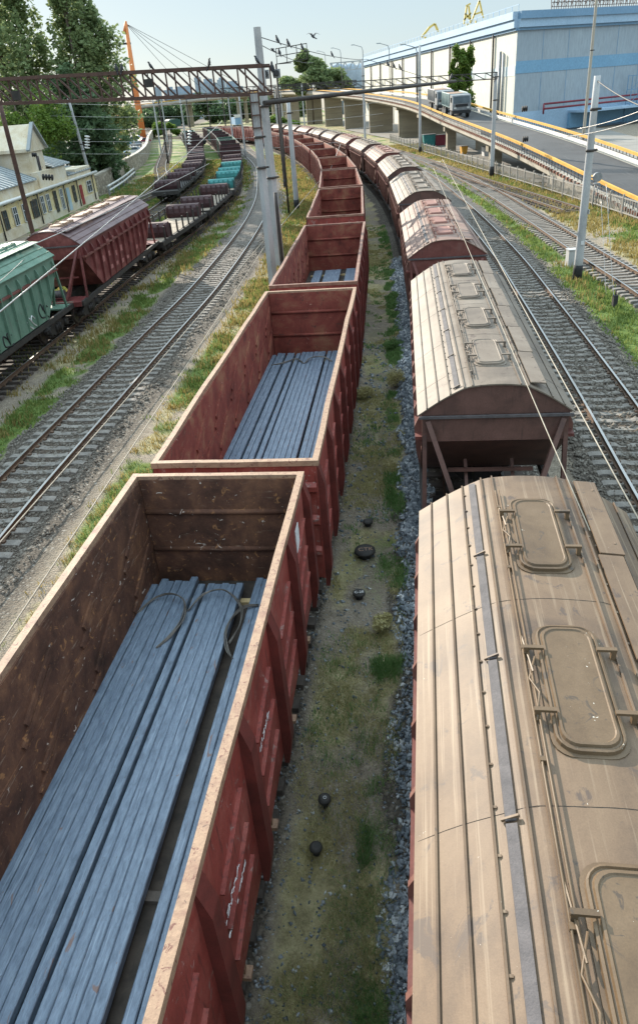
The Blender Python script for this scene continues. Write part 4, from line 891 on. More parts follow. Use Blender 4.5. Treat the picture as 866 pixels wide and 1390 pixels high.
# ------------------------------------------------------------------ wires
M['far_line'] = worn('dusty_signal_wire', (.3, .26, .2), (.42, .37, .3), None, 5, 20, rough=.8)
def wire(label, a, c, sag=.3, r=.012, mat='wire', n=14, name='overhead_wire'):
    a, c = Vector(a), Vector(c); pts = [a.lerp(c, k / n) - Vector((0, 0, sag * 4 * (k / n) * (1 - k / n))) for k in range(n + 1)]; b = MB(); b.tube(pts, r, 6)
    return tag(b.build(name, M[mat]), label, 'wire', 'overhead wires')
wire('bright contact wire running down to the right edge along the shaded track', W(880, 730, 5.3), W(600, 216, 6.6), .0, .008, 'far_line'); wire('bright contact wire crossing the pale hopper roof to the near hopper', W(800, 720, 5.0), W(588, 228, 6.6), .0, .007, 'far_line')
wire('bright wire slanting over the green hopper up to the gantry', D(-30, 448, 14), D(300, 166, 58), .15, .018); wire('second wire slanting over the maroon hopper roof', D(48, 331, 28), D(284, 222, 66), .1, .02)
wire('faint wire over the green hopper roof', D(-20, 398, 20), D(52, 330, 40), .1, .014)
wire('thin signal wire along the grass left of the open wagons, nearer the empty track', (-8.9, 7, .5), (-1.9, 58, .55), .1, .018, 'far_line'); wire('thin signal wire along the grass left of the open wagons, nearer the wagons', (-7.1, 5, .45), (-1.4, 62, .5), .12, .018, 'far_line')
wire('dark cable from the tall pole top to the far right, upper one', (-1.39, 47.1, 12.6), D(496, 81, 100), .3, .025, 'wire_dark'); wire('dark cable from the tall pole top to the tree, lower one', (-1.39, 47.1, 12.25), D(425, 85, 110), .35, .025, 'wire_dark'); 
wire('dark cable sagging past the warehouse to the ramp poles', D(496, 80, 100), D(600, 112, 100), .0, .03, 'wire_dark'); wire('dark cable from the right-edge pole top to the right', (14.57, 37.57, 9.1), D(880, 148, 30), .1, .03, 'wire_dark')
for k, (y, rr) in enumerate(((104, .02), (112, .02), (120, .02), (128, .018), (136, .02))): wire(f'thin cross span wire {["highest", "upper", "middle", "lower", "lowest"][k]} of the five over the far left tracks', D(60, y + 36 + k * 9, 100), D(520, y + 18 + 8 * k, 110), .8, rr, 'wire')
wire('white wire drooping from the right-edge pole to the far right, upper', D(783, 175, 38), D(880, 146, 34), .1, .02); wire('white wire drooping from the right-edge pole to the far right, lower', D(760, 186, 39), D(880, 158, 34), .15, .02)
wire('hanging counterweight wire right of the right-edge pole', D(822, 250, 35), D(833, 415, 32), 0, .012); wire('second hanging wire right of the counterweight wire', D(815, 270, 35.2), D(822, 400, 32.4), 0, .01)
wire('inclined bright stay wire over the far open wagons', D(436, 262, 70), D(462, 196, 90), 0, .022); wire('inclined bright stay wire over the fifth open wagon', D(380, 308, 60), D(440, 238, 72), 0, .02)
def insulator(label, a, c, n, r, mat='porcelain'):
    a, c = Vector(a), Vector(c); b = MB(); pts = []; rs = []
    for k in range(n):
        for f, q in ((.0, .25), (.2, 1.), (.55, .9), (.7, .25)): pts.append(a.lerp(c, (k + f) / n)); rs.append(r * q)
    b.tube(pts, rs, 10); return tag(b.build('insulator', M[mat]), label, 'insulator', 'insulator strings')
insulator('white insulator string hanging beside the dark flat wagons', D(258, 177, 72), D(257, 198, 72), 5, .2); insulator('pale insulator string against the poplars', D(119, 184, 92), D(119, 203, 92), 5, .32)
insulator('small dark insulator on the wire by the gabled tower', D(44, 210, 70), D(51, 210, 70), 3, .2, 'tar'); insulator('dark insulator pair below the gabled tower', D(58, 240, 62), D(74, 241, 62), 4, .25, 'tar')
insulator('dark insulator on the wire over the ramp', D(708, 148, 60), D(716, 147, 60), 3, .22, 'tar'); insulator('dark insulator over the ramp roadway', D(709, 189, 48), D(717, 188, 48), 3, .18, 'tar')
b = MB(); b.box((0, 0, 0), (.2, .2, .5)); b.tube([(0, 0, .5), (0, 0, .2)], .03, 6); o = b.build('counterweight', M['tar'], None, D(834, 408, 32)); tag(o, 'small dark counterweight hanging right of the right-edge pole', 'counterweight')

# ------------------------------------------------------------------ birds
def bird_mesh(fly=False):
    b = MB(); b.smooth = True
    b.tube([(0, -.19, .02), (0, -.12, .05), (0, -.03, .1), (0, .05, .16), (0, .09, .2), (0, .12, .245), (0, .16, .255), (0, .2, .245)], [.018, .035, .062, .066, .045, .042, .034, .006], 10)
    for s in (-1, 1):
        if fly: b.add([(s * .03, .06, .17), (s * .03, -.06, .13), (s * .26, -.02, .28), (s * .24, .06, .29), (s * .5, -.06, .2), (s * .48, -.01, .21)], [(0, 1, 2, 3), (3, 2, 4, 5)]); b.add([(s * .03, .06, .155), (s * .03, -.06, .115), (s * .26, -.02, .27), (s * .24, .06, .28)], [(0, 3, 2, 1)])
        else: b.tube([(s * .05, .08, .16), (s * .065, -.02, .11), (s * .03, -.16, .045)], [.03, .035, .008], 6); b.tube([(s * .025, .03, .09), (s * .028, .035, -.0)], .007, 5)
    b.tube([(0, -.15, .04), (0, -.3, -.02)], [.03, .022], 6); return b
bp = {}
def bird(px, py, y, rz, label, fly=False, sc=1.5, at=None):
    p = at if at is not None else D(px, py, y)
    if fly not in bp: bp[fly] = o = bird_mesh(fly).build('bird', M['bird'])
    else: o = bp[fly].copy(); COL.objects.link(o)
    o.location = p; o.rotation_euler = (0 if fly else .55 * (1 + .4 * math.sin(rz * 7)), 0, rz); o.scale = (sc * .78,) * 3; return tag(o, label, 'bird', 'birds about the wires')
def on_truss(f): p = ga_.lerp(gb_, f); return p + Vector((0, -.47, 1.39))
for f, rz, lb in ((.33, .4, 'left bird of the pair perched on the long truss'), (.315, -.5, 'right bird of the pair perched on the long truss'), (.25, 1.6, 'bird with spread tail on the long truss right of the pair'), (.115, -1.4, 'bird on the long truss pointing up near its right half'), (.018, 1.5, 'bird on the right end of the long truss')): bird(0, 0, 0, rz, lb, False, 1.5, on_truss(f))
def on_wire(a, c, f, sag): a, c = Vector(a), Vector(c); return a.lerp(c, f) - Vector((0, 0, sag * 4 * f * (1 - f)))
u1 = ((-1.39, 47.1, 12.6), D(496, 81, 100), .3); u2 = ((-1.39, 47.1, 12.25), D(425, 85, 110), .35)
for f, lb in ((.09, 'first bird on the upper cable right of the tall pole'), (.15, 'second bird on the upper cable right of the tall pole'), (.24, 'third bird on the upper cable right of the tall pole'), (.5, 'bird farthest right on the upper cable before the far tree')): bird(0, 0, 0, .8, lb, False, 1.6, on_wire(u1[0], u1[1], f, u1[2]))
bird(0, 0, 0, .5, 'single bird on the lower cable right of the tall pole', False, 1.6, on_wire(u2[0], u2[1], .2, .35))
for f, lb in ((.28, 'left bird of three before the warehouse wall'), (.36, 'middle bird of three before the warehouse wall'), (.44, 'right bird of three before the warehouse wall')): bird(0, 0, 0, .6, lb, False, 2.4, on_wire(D(496, 80, 100), D(600, 112, 100), f, 0))
bird(425, 53, 70, .7, 'flying bird with raised wings above the far tree', True, 2.); bird(371, 71, 60, 1.4, 'flying bird gliding right of the tall pole', True, 1.2)
bird(0, 0, 0, -1., 'bird on the tip of the dark single beam', False, 1.6, Vector((12.2, 59.6, 9.74))); bird(369, 94, 68, .3, 'large bird standing on the signal heads', False, 2.8, D(369, 96, 68.8))

# ------------------------------------------------------------------ the road bridge and its ramp
BR = [(25.9, 20, -1.6), (25.4, 40, -.75), (25.0, 54, 0.0), (24.6, 79.5, 2.0), (24.2, 95, 3.05), (23.8, 121, 4.4), (23.4, 158, 6.3), (19.5, 202, 8.0), (14.2, 245, 9.2), (6.5, 300, 10.7), (-7, 350, 11.7), (-29, 388, 12.1), (-60, 402, 11.4), (-95, 400, 10), (-135, 388, 8.3), (-200, 360, 6)]
BP = dens(BR, 3.); BWID = 8.0
def boff(off, dz=0, sel=None):
    out = []
    for i, p in enumerate(BP):
        d = BP[min(i + 1, len(BP) - 1)] - BP[max(i - 1, 0)]; d.z = 0; d.normalize(); out.append(p + Vector((d.y, -d.x, 0)) * off + Vector((0, 0, dz)))
    return out
br = thing('road_bridge', 'long concrete road bridge with ochre railings curving across the yard', 'bridge', (0, 0, 0))
b = MB(); b.sweep(BP, [(.0, -.02), (BWID, -.02), (BWID, -.25), (BWID - .6, -.95), (.6, -.95), (0, -.25)]); b.build('deck', M['br_conc'], br)
b = MB(); b.sweep(BP, [(.75, -.015), (BWID - .5, -.015), (BWID - .5, .02), (.75, .02)]); b.build('roadway', M['asphalt'], br)
b = MB(); b.sweep(BP, [(.0, -.02), (.55, -.02), (.55, .14), (0, .14)]); b.sweep(BP, [(-.06, -.5), (0, -.5), (0, .1), (-.06, .1)]); b.build('edge_beam', M['br_conc'], br)
for nm, off in (('near', .22), ('far', BWID - .2)):
    P0 = boff(off)
    b = MB(); b.sweep(P0, [(-.11, .84), (.11, .84), (.11, 1.08), (-.11, 1.08)]); b.build('hand_rail', M['orange'], br)
    b = MB()
    for i, p in enumerate(P0):
        if p.y > 320: break
        q = P0[min(i + 1, len(P0) - 1)]
        for k in range(4 if p.y < 160 else 2): c = p.lerp(q, k / (4 if p.y < 160 else 2)); b.box((c.x, c.y, c.z + .5), (.05, .07, .85))
    b.sweep(P0, [(-.03, .5), (.03, .5), (.03, .56), (-.03, .56)]); b.build('railing_bars', M['dark_truss'], br)
    if nm == 'near':
        rest = MB(); proto_b = None; cnt = 0
        for i, p in enumerate(P0):
            if p.y > 260: break
            q = P0[min(i + 1, len(P0) - 1)]
            for k in range(4):
                c = p.lerp(q, k / 4)
                if cnt < 100 and p.y > 40:
                    cnt += 1
                    if proto_b is None: b = MB(); b.box((0, 0, 0), (.22, .36, .22)); o = proto_b = b.build('footing_block', M['rustbrick'], br)
                    else: o = proto_b.copy(); COL.objects.link(o)
                    o.location = (c.x - .3, c.y, c.z + .06)
                elif p.y > 40: rest.box((c.x - .3, c.y, c.z + .06), (.22, .36, .22))
        tag(rest.build('footing_block', M['rustbrick'], br), kind='stuff')
b = MB(); b.sweep(boff(BWID - .55), [(-.04, .25), (.04, .25), (.04, .62), (-.04, .62)]); b.build('guard_rail', M['white_guard'], br)
b = MB(); b.sweep([p for p in boff(.35) if p.y > 100], [(-.04, .2), (.04, .2), (.04, .55), (-.04, .55)]); b.build('guard_rail', M['white_guard'], br)
b = MB(); nr = boff(.02)                                              # solid ramp wall with ribs where the deck is low
prof = [(p.y, p.z - .9) for p in nr if 20 < p.y < 76]; b.add([(p.x + .0, p.y, -.6) for p in nr if 20 < p.y < 76] + [(p.x + .0, p.y, p.z - .5) for p in nr if 20 < p.y < 76] + [(p.x + 7.9, p.y, -.6) for p in nr if 20 < p.y < 76] + [(p.x + 7.9, p.y, p.z - .5) for p in nr if 20 < p.y < 76], [])
k = len(prof); fs = []
for i in range(k - 1): fs += [(i, i + 1, k + i + 1, k + i), (2 * k + i, 3 * k + i, 3 * k + i + 1, 2 * k + i + 1)]
fs += [(0, k, 3 * k, 2 * k), (k - 1, 3 * k - 1, 4 * k - 1, 2 * k - 1)]; b.f += [list(f) for f in fs]; b.mi += [0] * len(fs); b.sm += [False] * len(fs)
for p in [q for q in nr if 30 < q.y < 76]:
    for dy in (0, 1.5): b.box((p.x - .05, p.y + dy, (p.z - 1.2) / 2), (.1, .25, max(.2, p.z + .2)))
b.build('ramp_wall', M['br_conc'], br)
for y, wx in ((97, 1), (124, 1), (148, 2.4), (171, 2.6), (202, 2.8), (234, 3), (268, 3), (303, 3), (335, 3)):
    i = min(range(len(BP)), key=lambda j: abs(BP[j].y - y) + (1e3 if j > len(BP) * .75 else 0)); p = BP[i]; d = (BP[i + 1] - BP[i - 1]); d.z = 0; d.normalize(); a = -math.atan2(d.x, d.y)
    b = MB(); h = p.z - .9
    if y < 130: b.box((1.6, 0, h / 2 - .2), (1.4, 1.2, h + .4)); b.box((6.4, 0, h / 2 - .2), (1.4, 1.2, h + .4)); b.box((BWID / 2, 0, h - .3), (BWID - 1, 1.3, .7))
    else: b.box((BWID / 2, 0, h / 2 - .2), (BWID - 2.4, 1.5, h + .4)); b.box((1.1, -.2, h / 2 - .2), (.5, .6, h + .4)); b.box((BWID / 2, 0, h - .25), (BWID - .6, 1.9, .5))
    b.build('pier', M['br_pier'], br, (p.x, p.y, 0), a)
for k in range(7):
    i = int(len(BP) * (.60 + .06 * k)); i = min(i, len(BP) - 2); p = BP[i]; d = (BP[i + 1] - BP[i]); a = -math.atan2(d.x, d.y); b = MB(); h = p.z - .9; b.box((1.8, 0, h / 2), (1.3, 1.3, h)); b.box((6.2, 0, h / 2), (1.3, 1.3, h)); b.box((4, 0, h - .4), (7, 1.4, .8)); b.build('pier', M['br_pier'], br, (p.x, p.y, 0), a)
# ground-level lane below the bridge and apron
b = MB(); b.add([(24.2, 78, -.05), (45, 70, -.05), (60, 150, -.05), (60, 330, -.05), (20, 330, -.05), (16.5, 230, -.05), (22, 168, -.05), (22.8, 120, -.05)], [(0, 1, 2, 3, 4, 5, 6, 7)]); o = b.build('service_road', worn('pale_yard_paving', (.17, .16, .145), (.24, .225, .2), None, .3, 10, rough=.9)); tag(o, 'pale paved service road under the bridge', 'road', kind='structure')
# fence at the foot of the ramp
fp_ = dens([(23.9, 30, -.1), (24.05, 51, -.1), (23.9, 60, -.1), (23.4, 77, -.1), (22.6, 97, -.1), (21.9, 118, -.1), (20.3, 160, -.1)], 2.4)
fe = thing('lattice_fence', 'low grey barred fence along the foot of the bridge ramp', 'fence', (0, 0, 0))
b = MB(); 
for z in (.25, 1.25): b.sweep(fp_, [(-.03, z), (.03, z), (.03, z + .08), (-.03, z + .08)])
for i in range(len(fp_) - 1):
    n_ = 9 if fp_[i].y < 90 else 5
    for k in range(n_): c = fp_[i].lerp(fp_[i + 1], k / n_); b.box((c.x, c.y, .72), (.035, .06, 1.15))
b.build('bars', worn('fence_grey', (.22, .21, .19), (.32, .3, .27), None, 2, 20), fe)
for p in fp_[:60]:
    b = MB(); b.box((p.x, p.y, .65), (.12, .12, 1.6)); b.build('post', bpy.data.materials['fence_grey'], fe)
# bins and pallets under the bridge
for (px, py, y, w, h, mt, lb) in ((582, 194, 140, 2.2, 1.9, 'teal', 'dark green skip standing under the bridge'), (597, 194, 140, 2., 1.7, 'maroon', 'dark red skip beside the green one'), (629, 208, 118, 1., 1.1, 'orange', 'yellow crate under the bridge ramp'), (660, 212, 112, 1.3, 1.2, 'white_frame', 'white block leaning by the ramp pillar')):
    p = D(px, py, y); t = thing('skip' if mt in ('teal', 'maroon') else 'crate', lb, 'bin', (p.x, p.y, -.05)); b = MB(); b.prism([(-w / 2 + .15, 0), (w / 2 - .15, 0), (w / 2, h), (-w / 2, h)], -.7, .7, 'y'); b.build('tub', M[mt], t); b = MB(); b.box((0, 0, h + .04), (w + .1, 1.5, .08)); b.build('lid', M['grey_steel'], t)

# ------------------------------------------------------------------ trucks on the bridge
def truck(label, y, off, body):
    i = min(range(75), key=lambda j: abs(BP[j].y - y)); p = BP[i]; d = BP[i + 1] - BP[i - 1]; a = -math.atan2(d.x, d.y)
    t = thing('dump_truck', label, 'truck', (p.x, p.y, p.z + .02), a + PI, 'dump trucks on the bridge'); t.location = Vector(p) + Vector((d.y, -d.x, 0)).normalized() * off + Vector((0, 0, .03)); t.rotation_euler = (math.atan2(-(d.z), Vector((d.x, d.y, 0)).length) * -1 * -1, 0, a + PI)
    t.scale = (1.22,) * 3
    b = MB(); b.prism([(2.0, .95), (3.75, .95), (3.8, 1.7), (3.55, 2.65), (2.0, 2.7)], -1.2, 1.2, 'x'); b.build('cab', M['grey_steel'], t)
    b = MB(); b.prism([(3.83, 1.75), (3.60, 2.52), (3.57, 2.52), (3.8, 1.75)], -1.05, 1.05, 'x'); b.build('windscreen', M['glass'], t)
    for s in (-1, 1):
        b = MB(); b.box((s * 1.205, 2.9, 2.1), (.02, .9, .6)); b.build('side_window', M['glass'], t); b = MB(); b.box((s * .85, 3.82, 1.2), (.3, .06, .2)); b.build('headlight', M['porcelain'], t)
        b = MB(); b.box((s * 1.35, 3.6, 2.2), (.12, .06, .45)); b.build('mirror', M['tar'], t)
    b = MB(); b.box((0, 3.82, .75), (2.4, .14, .35)); b.box((0, 3.8, 1.5), (1.6, .06, .3)); b.build('bumper', M['tar'], t)
    b = MB(); b.prism([(-1.15, 1.15), (1.15, 1.15), (1.25, 2.75), (1.2, 2.8), (1.15, 2.75), (1.05, 1.35), (-1.05, 1.35), (-1.15, 2.75), (-1.2, 2.8), (-1.25, 2.75)], -3.6, 1.7, 'y'); b.prism([(-1.15, 1.2), (1.15, 1.2), (1.22, 2.75), (-1.22, 2.75)], 1.6, 1.72, 'y')
    for k in range(6):
        for s in (-1, 1): b.box((s * 1.24, -3.3 + k * .95, 2.), (.1, .1, 1.4))
    b.build('tipper_body', M[body], t)
    b = MB(); b.box((0, -1, 2.5), (2.1, 5., .3)); b.build('load', M['rim'], t)
    b = MB(); b.box((0, 0, .85), (.9, 7.2, .3)); b.build('chassis', M['tar'], t)
    for y_ in (2.7, -1.4, -2.7):
        for s in (-1, 1):
            w = MB(); w.tube([(s * .85, y_, .52), (s * 1.18, y_, .52)], .52, 18); o = w.build('wheel', M['tar'], t); w = MB(); w.tube([(s * 1.15, y_, .52), (s * 1.2, y_, .52)], .25, 12); w.build('rim', M['grey_steel'], o)
    return t
M['tipper'] = worn('grey_green_tipper', (.16, .24, .25), (.22, .31, .31), None, 1, 20, rough=.6)
truck('grey green dump truck leading down the bridge, cab facing the camera', 128, 3.4, 'tipper'); truck('pale dump truck following close behind the leading one', 143, 3.2, 'grey_steel')

# ------------------------------------------------------------------ warehouse
wh = thing('warehouse', 'huge cream and blue windowless warehouse behind the bridge', 'building', (0, 0, 0))
wa, wb_, wc = Vector((42.6, 150, 0)), Vector((28.6, 295, 0)), Vector((120, 179.8, 0)); wd = wb_ + (wc - wa); ZT = 17.7; ZP = 20.1
b = MB(); b.add([(*p.xy, z) for z in (-.5, ZT) for p in (wa, wb_, wd, wc)], [(0, 1, 5, 4), (1, 2, 6, 5), (2, 3, 7, 6)]); b.build('side_wall', M['wh_cream'], wh)
b = MB(); b.add([(*p.xy, z) for z in (-.5, ZT) for p in (wa, wc)], [(0, 1, 3, 2)]); b.build('end_wall', M['wh_grey'], wh)
def wpan(a, c, z0, z1, thick, f0=0., f1=1.):
    d = (c - a).normalized(); nrm = Vector((d.y, -d.x, 0)); p, q = a.lerp(c, f0), a.lerp(c, f1); return [(*(x + nrm * o).xy, z) for o in (0.01, thick) for x in (p, q) for z in (z0, z1)], [(0, 1, 3, 2), (4, 6, 7, 5), (0, 4, 5, 1), (2, 3, 7, 6), (1, 5, 7, 3), (0, 2, 6, 4)]
b = MB(); b.add(*wpan(wa, wc, 10.3, 12.3, .06)); b.build('blue_stripe', M['wh_blue'], wh)
b = MB(); b.add(*wpan(wa, wc, -.5, 3.8, .06)); b.build('base_band', M['wh_trim'], wh)
for k in range(1, 14): f = k / 14; b = MB(); b.add(*wpan(wa, wc, 3.8, ZT - .6, .03, f - .0006, f + .0006)); b.build('panel_joint', M['wh_trim_d'], wh)
b = MB(); b.add(*wpan(wb_, wa, 10.0, 11.6, .05, .82, 1.)); b.build('faded_stripe', worn('faded_stripe', (.52, .6, .62), (.56, .64, .66), None, .1, 3, rough=.7, bump=.02), wh)
for a, c in ((wb_, wa), (wa, wc)):
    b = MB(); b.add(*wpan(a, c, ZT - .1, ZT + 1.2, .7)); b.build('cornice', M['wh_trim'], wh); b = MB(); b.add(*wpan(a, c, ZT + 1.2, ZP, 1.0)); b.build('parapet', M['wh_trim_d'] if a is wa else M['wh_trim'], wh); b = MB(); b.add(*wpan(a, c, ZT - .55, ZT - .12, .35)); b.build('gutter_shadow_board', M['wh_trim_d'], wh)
b = MB(); b.add([(*p.xy, ZP - .3) for p in (wa, wb_, wd, wc)], [(0, 1, 2, 3)]); b.build('roof', M['wh_trim'], wh)
dl = (wa - wb_).normalized(); nl = Vector((dl.y, -dl.x, 0))
for px in (503, 516, 532, 547, 566.5, 587, 612, 640, 671):
    dd = ray(px, 60); den = dd.x * dl.y - dd.y * dl.x; tt = (wb_.x * dl.y - wb_.y * dl.x) / den; p = Vector((dd.x * tt, dd.y * tt, 0)) + nl * .3
    b = MB(); b.tube([(p.x, p.y, 0), (p.x, p.y, ZT - .3)], .2, 8); b.build('downpipe', M['dark_truss'], wh); b = MB(); b.tube([(p.x, p.y, ZT + 1.5), (p.x, p.y, ZT - .2)], .25, 6); b.build('hopper_head', M['wh_trim'], wh)
for f, w, zt in ((.952, .5, 14.3), (.964, .3, 13.8)):
    p = wb_.lerp(wa, f) + nl * .45; b = MB(); b.tube([(p.x, p.y, 0), (p.x, p.y, zt)], w / 1.6, 10); b.build('vent_pipe', M['grey_steel'], wh)
b = MB()
for a, c in ((wb_, wa),):
    for k in range(46): p = a.lerp(c, k / 45); b.bar((p.x, p.y, ZP), (p.x, p.y, ZP + 1.1), .09)
    b.bar((*a.xy, ZP + 1.05), (*c.xy, ZP + 1.05), .06)
b.build('roof_railing', M['wh_trim'], wh)
b = MB(); dr = (wc - wa).normalized(); 
for k in range(70):
    p = wa + dr * (8.5 + k * .55) + Vector((0, 3, 0)); z = ZP + .2
    b.bar((p.x, p.y, z), (p.x + .2 * (k % 3 - 1), p.y, z + 2.3), .1); b.bar((p.x, p.y, z + .4 + .9 * (k % 2)), (p.x + .6, p.y, z + 1.9 - .9 * (k % 2)), .09)
for z in (.5, 1.2, 2.): b.bar((*(wa + dr * 8.5 + Vector((0, 3, 0))).xy, ZP + .2 + z), (*(wa + dr * 46 + Vector((0, 3, 0))).xy, ZP + .2 + z), .1)
b.build('roof_sign_lattice', M['rusty_truss'], wh)
# loading canopy, maroon pipes
b = MB()
for z, y_ in ((4.9, 2.0), (4.1, 2.3)):
    p0 = wa + dr * 5.5; p1 = wa + dr * 50; o_ = Vector((.35, -.93, 0)) * y_; b.tube([(*(p0 + o_).xy, z), (*(p1 + o_).xy, z + .2)], .17, 8)
p0 = wa + dr * 5.5 + Vector((.35, -.93, 0)) * 2; b.tube([(*p0.xy, 4.9), (*p0.xy, 3.2)], .17, 8); b.build('maroon_pipes', M['maroon'], wh)
b = MB(); q0 = wa + dr * 13; b.add(*wpan(q0, q0 + dr * 40, 2.9, 3.3, 5.)); b.build('canopy', M['wh_trim'], wh)
b = MB(); b.add(*wpan(q0, q0 + dr * 40, .2, 2.8, .8)); b.build('dock_wall', M['wh_blue'], wh)
sc_ = thing('scaffold', 'blue steel stair scaffold against the grey warehouse wall', 'scaffold', (*(wa + dr * 27).xy, 0)); b = MB()
for x in (0, 2.2, 4.4):
    for y_ in (-1, -3): b.bar((x, y_, 0), (x, y_, 8.5), .12)
for z in (3.5, 6, 8.4):
    for y_ in (-1, -3): b.bar((0, y_, z), (4.4, y_, z), .1)
for z in (3.5, 6): b.bar((0, -3, z), (2.2, -3, z + 2.4), .08)
b.build('frame', M['wh_trim_d'], sc_)
# cranes showing over the warehouse roof
def far_crane(label, px, py, y, pts, w, mat):
    p = D(px, py, y); t = thing('harbour_crane', label, 'crane', (p.x, p.y, 0), 0, 'harbour cranes'); b = MB(); s_ = y / FPX
    b.bar((0, 0, 0), (0, 0, p.z), w * 1.2); b.build('tower', M[mat], t); b = MB()
    for a, c in pts: b.bar((a[0] * s_, 0, p.z + a[1] * s_), (c[0] * s_, 0, p.z + c[1] * s_), w)
    b.build('jib', M[mat], t)
M['crane_y'] = worn('crane_ochre', (.55, .42, .1), (.7, .55, .17), None, .3, 3, rough=.6); M['crane_o'] = worn('crane_orange', (.55, .16, .04), (.65, .22, .06), None, .2, 3, rough=.6); M['far_haze_grey'] = worn('far_haze_grey', (.25, .31, .36), (.32, .38, .43), None, .05, 1, rough=.8); M['far_grey'] = worn('far_grey', (.3, .34, .37), (.4, .43, .45), None, .05, 1, rough=.8)  # distance haze is mixed into the blue-grey of the far towers and silos
far_crane('bent ochre crane jib at the far left of the warehouse roof', 577, 50, 420, [((-4, 0), (5, 9)), ((5, 9), (11, 12)), ((11, 12), (15, 4))], 1.0, 'crane_y')
far_crane('twin topped ochre crane behind the warehouse roof', 634, 32, 420, [((-4, 0), (-1, 17)), ((4, 0), (1, 17)), ((-4, 4), (4, 10)), ((-3, 10), (3, 4)), ((-2, 17), (3, 19))], .75, 'crane_y')
far_crane('A-shaped dark ochre crane behind the warehouse roof', 646, 28, 420, [((-6, -2), (3, 19)), ((8, 2), (3, 19)), ((-3, 6), (6, 8))], .75, 'crane_y')
# orange mast with stays on the left
t = thing('orange_mast', 'tall orange crane mast leaning behind the rusty truss', 'crane', (*D(187, 140, 250).xy, 0)); base = D(187, 140, 250); b = MB(); top = D(171, 32, 250) - Vector((*base.xy, 0)); b.tube([(0, 0, 0), (0, 0, base.z), tuple(top)], [1.0, .95, .5], 8); b.tube([tuple(top + Vector((-.7, 0, -2.5))), tuple(top + Vector((.2, 0, .6)))], [.75, .3], 8); b.build('mast', M['crane_o'], t)
b = MB(); b.bar(tuple(top + Vector((-4.5, 0, -5.))), tuple(top + Vector((.5, 0, -5.0))), .5); b.build('cross_arm', M['dark_truss'], t); b = MB()
for k in range(4): b.tube([tuple(top), (16 + k * 5, 6, 12 + k)], .06, 4)
b.build('stay_cables', M['wire_dark'], t)
q = D(154, 120, 250); b = MB(); b.tube([(q.x, q.y, 0), (q.x - .8, q.y, q.z + 7)], [.8, .6], 8); o = b.build('orange_mast', M['crane_o']); tag(o, 'shorter orange mast half hidden behind the poplar', 'crane')
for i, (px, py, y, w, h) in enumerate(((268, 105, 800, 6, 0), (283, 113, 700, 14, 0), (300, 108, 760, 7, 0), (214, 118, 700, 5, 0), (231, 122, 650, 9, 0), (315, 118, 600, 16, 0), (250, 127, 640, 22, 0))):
    p = D(px, py, y); b = MB(); b.box((0, 0, p.z / 2), (w, w, p.z)); b.box((0, 0, p.z + w * .08), (w * .5, w * .5, w * .3)); b.box((w * .2, -w * .52, p.z * .6), (w * .1, w * .1, p.z * .8)); o = b.build('far_tower', M['far_haze_grey'], None, (p.x, p.y, 0)); tag(o, f'hazy pale blue far {["slender tower", "port silo block", "chimney tower", "thin mast tower", "squat tower", "wide port block", "low port hall"][i]} beyond the rusty truss', 'tower', 'far port buildings')
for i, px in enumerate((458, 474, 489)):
    p = D(px, 92, 420); b = MB(); b.tube([(0, 0, 0), (0, 0, p.z), (0, 0, p.z + 2)], [6.2, 6.2, 1], 18); o = b.build('silo', M['far_haze_grey'], None, (p.x, p.y, 0)); tag(o, f'hazy pale blue round silo, {["left", "middle", "right"][i]} of the three beside the far tree', 'silo', 'silos left of the warehouse')
b = MB(); a_, c_ = D(448, 86, 416), D(494, 82, 408); 
for z in (0, -3.5): b.bar(a_ + Vector((0, 0, z)), c_ + Vector((0, 0, z)), .5)
for k in range(9): b.bar(a_.lerp(c_, k / 9) - Vector((0, 0, 3.5 * (k % 2))), a_.lerp(c_, (k + 1) / 9) - Vector((0, 0, 3.5 * ((k + 1) % 2))), .4)
for f in (.05, .95): p = a_.lerp(c_, f); b.bar((p.x, p.y, 0), p, .7)
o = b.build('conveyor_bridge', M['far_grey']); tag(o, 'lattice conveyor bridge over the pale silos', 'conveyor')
# street lamps along the bridge
for i, (px, py, y) in enumerate(((441, 70, 330), (462, 66, 290), (492, 62, 240), (528, 60, 215), (566, 62, 160))):
    p = D(px, py, y); j = min(range(len(BP)), key=lambda k: abs(BP[k].y - y) if BP[k].x > -10 else 1e3); bx = BP[j]; t = thing('street_lamp', f'curved arm street lamp on the bridge, {ORD[i + 1]} from the left', 'street lamp', (p.x, p.y, bx.z), 0, 'street lamps on the bridge'); H = p.z - bx.z; b = MB(); b.tube([(0, 0, 0), (0, 0, H - 1.2), (-.3, 0, H - .3), (-1.2, 0, H), (-2.4, 0, H + .35)], [.12, .1, .09, .08, .07], 8); b.build('column', M['grey_steel'], t); b = MB(); b.box((-2.8, 0, H + .38), (1.1, .35, .2)); b.build('lamp_head', M['far_grey'], t)

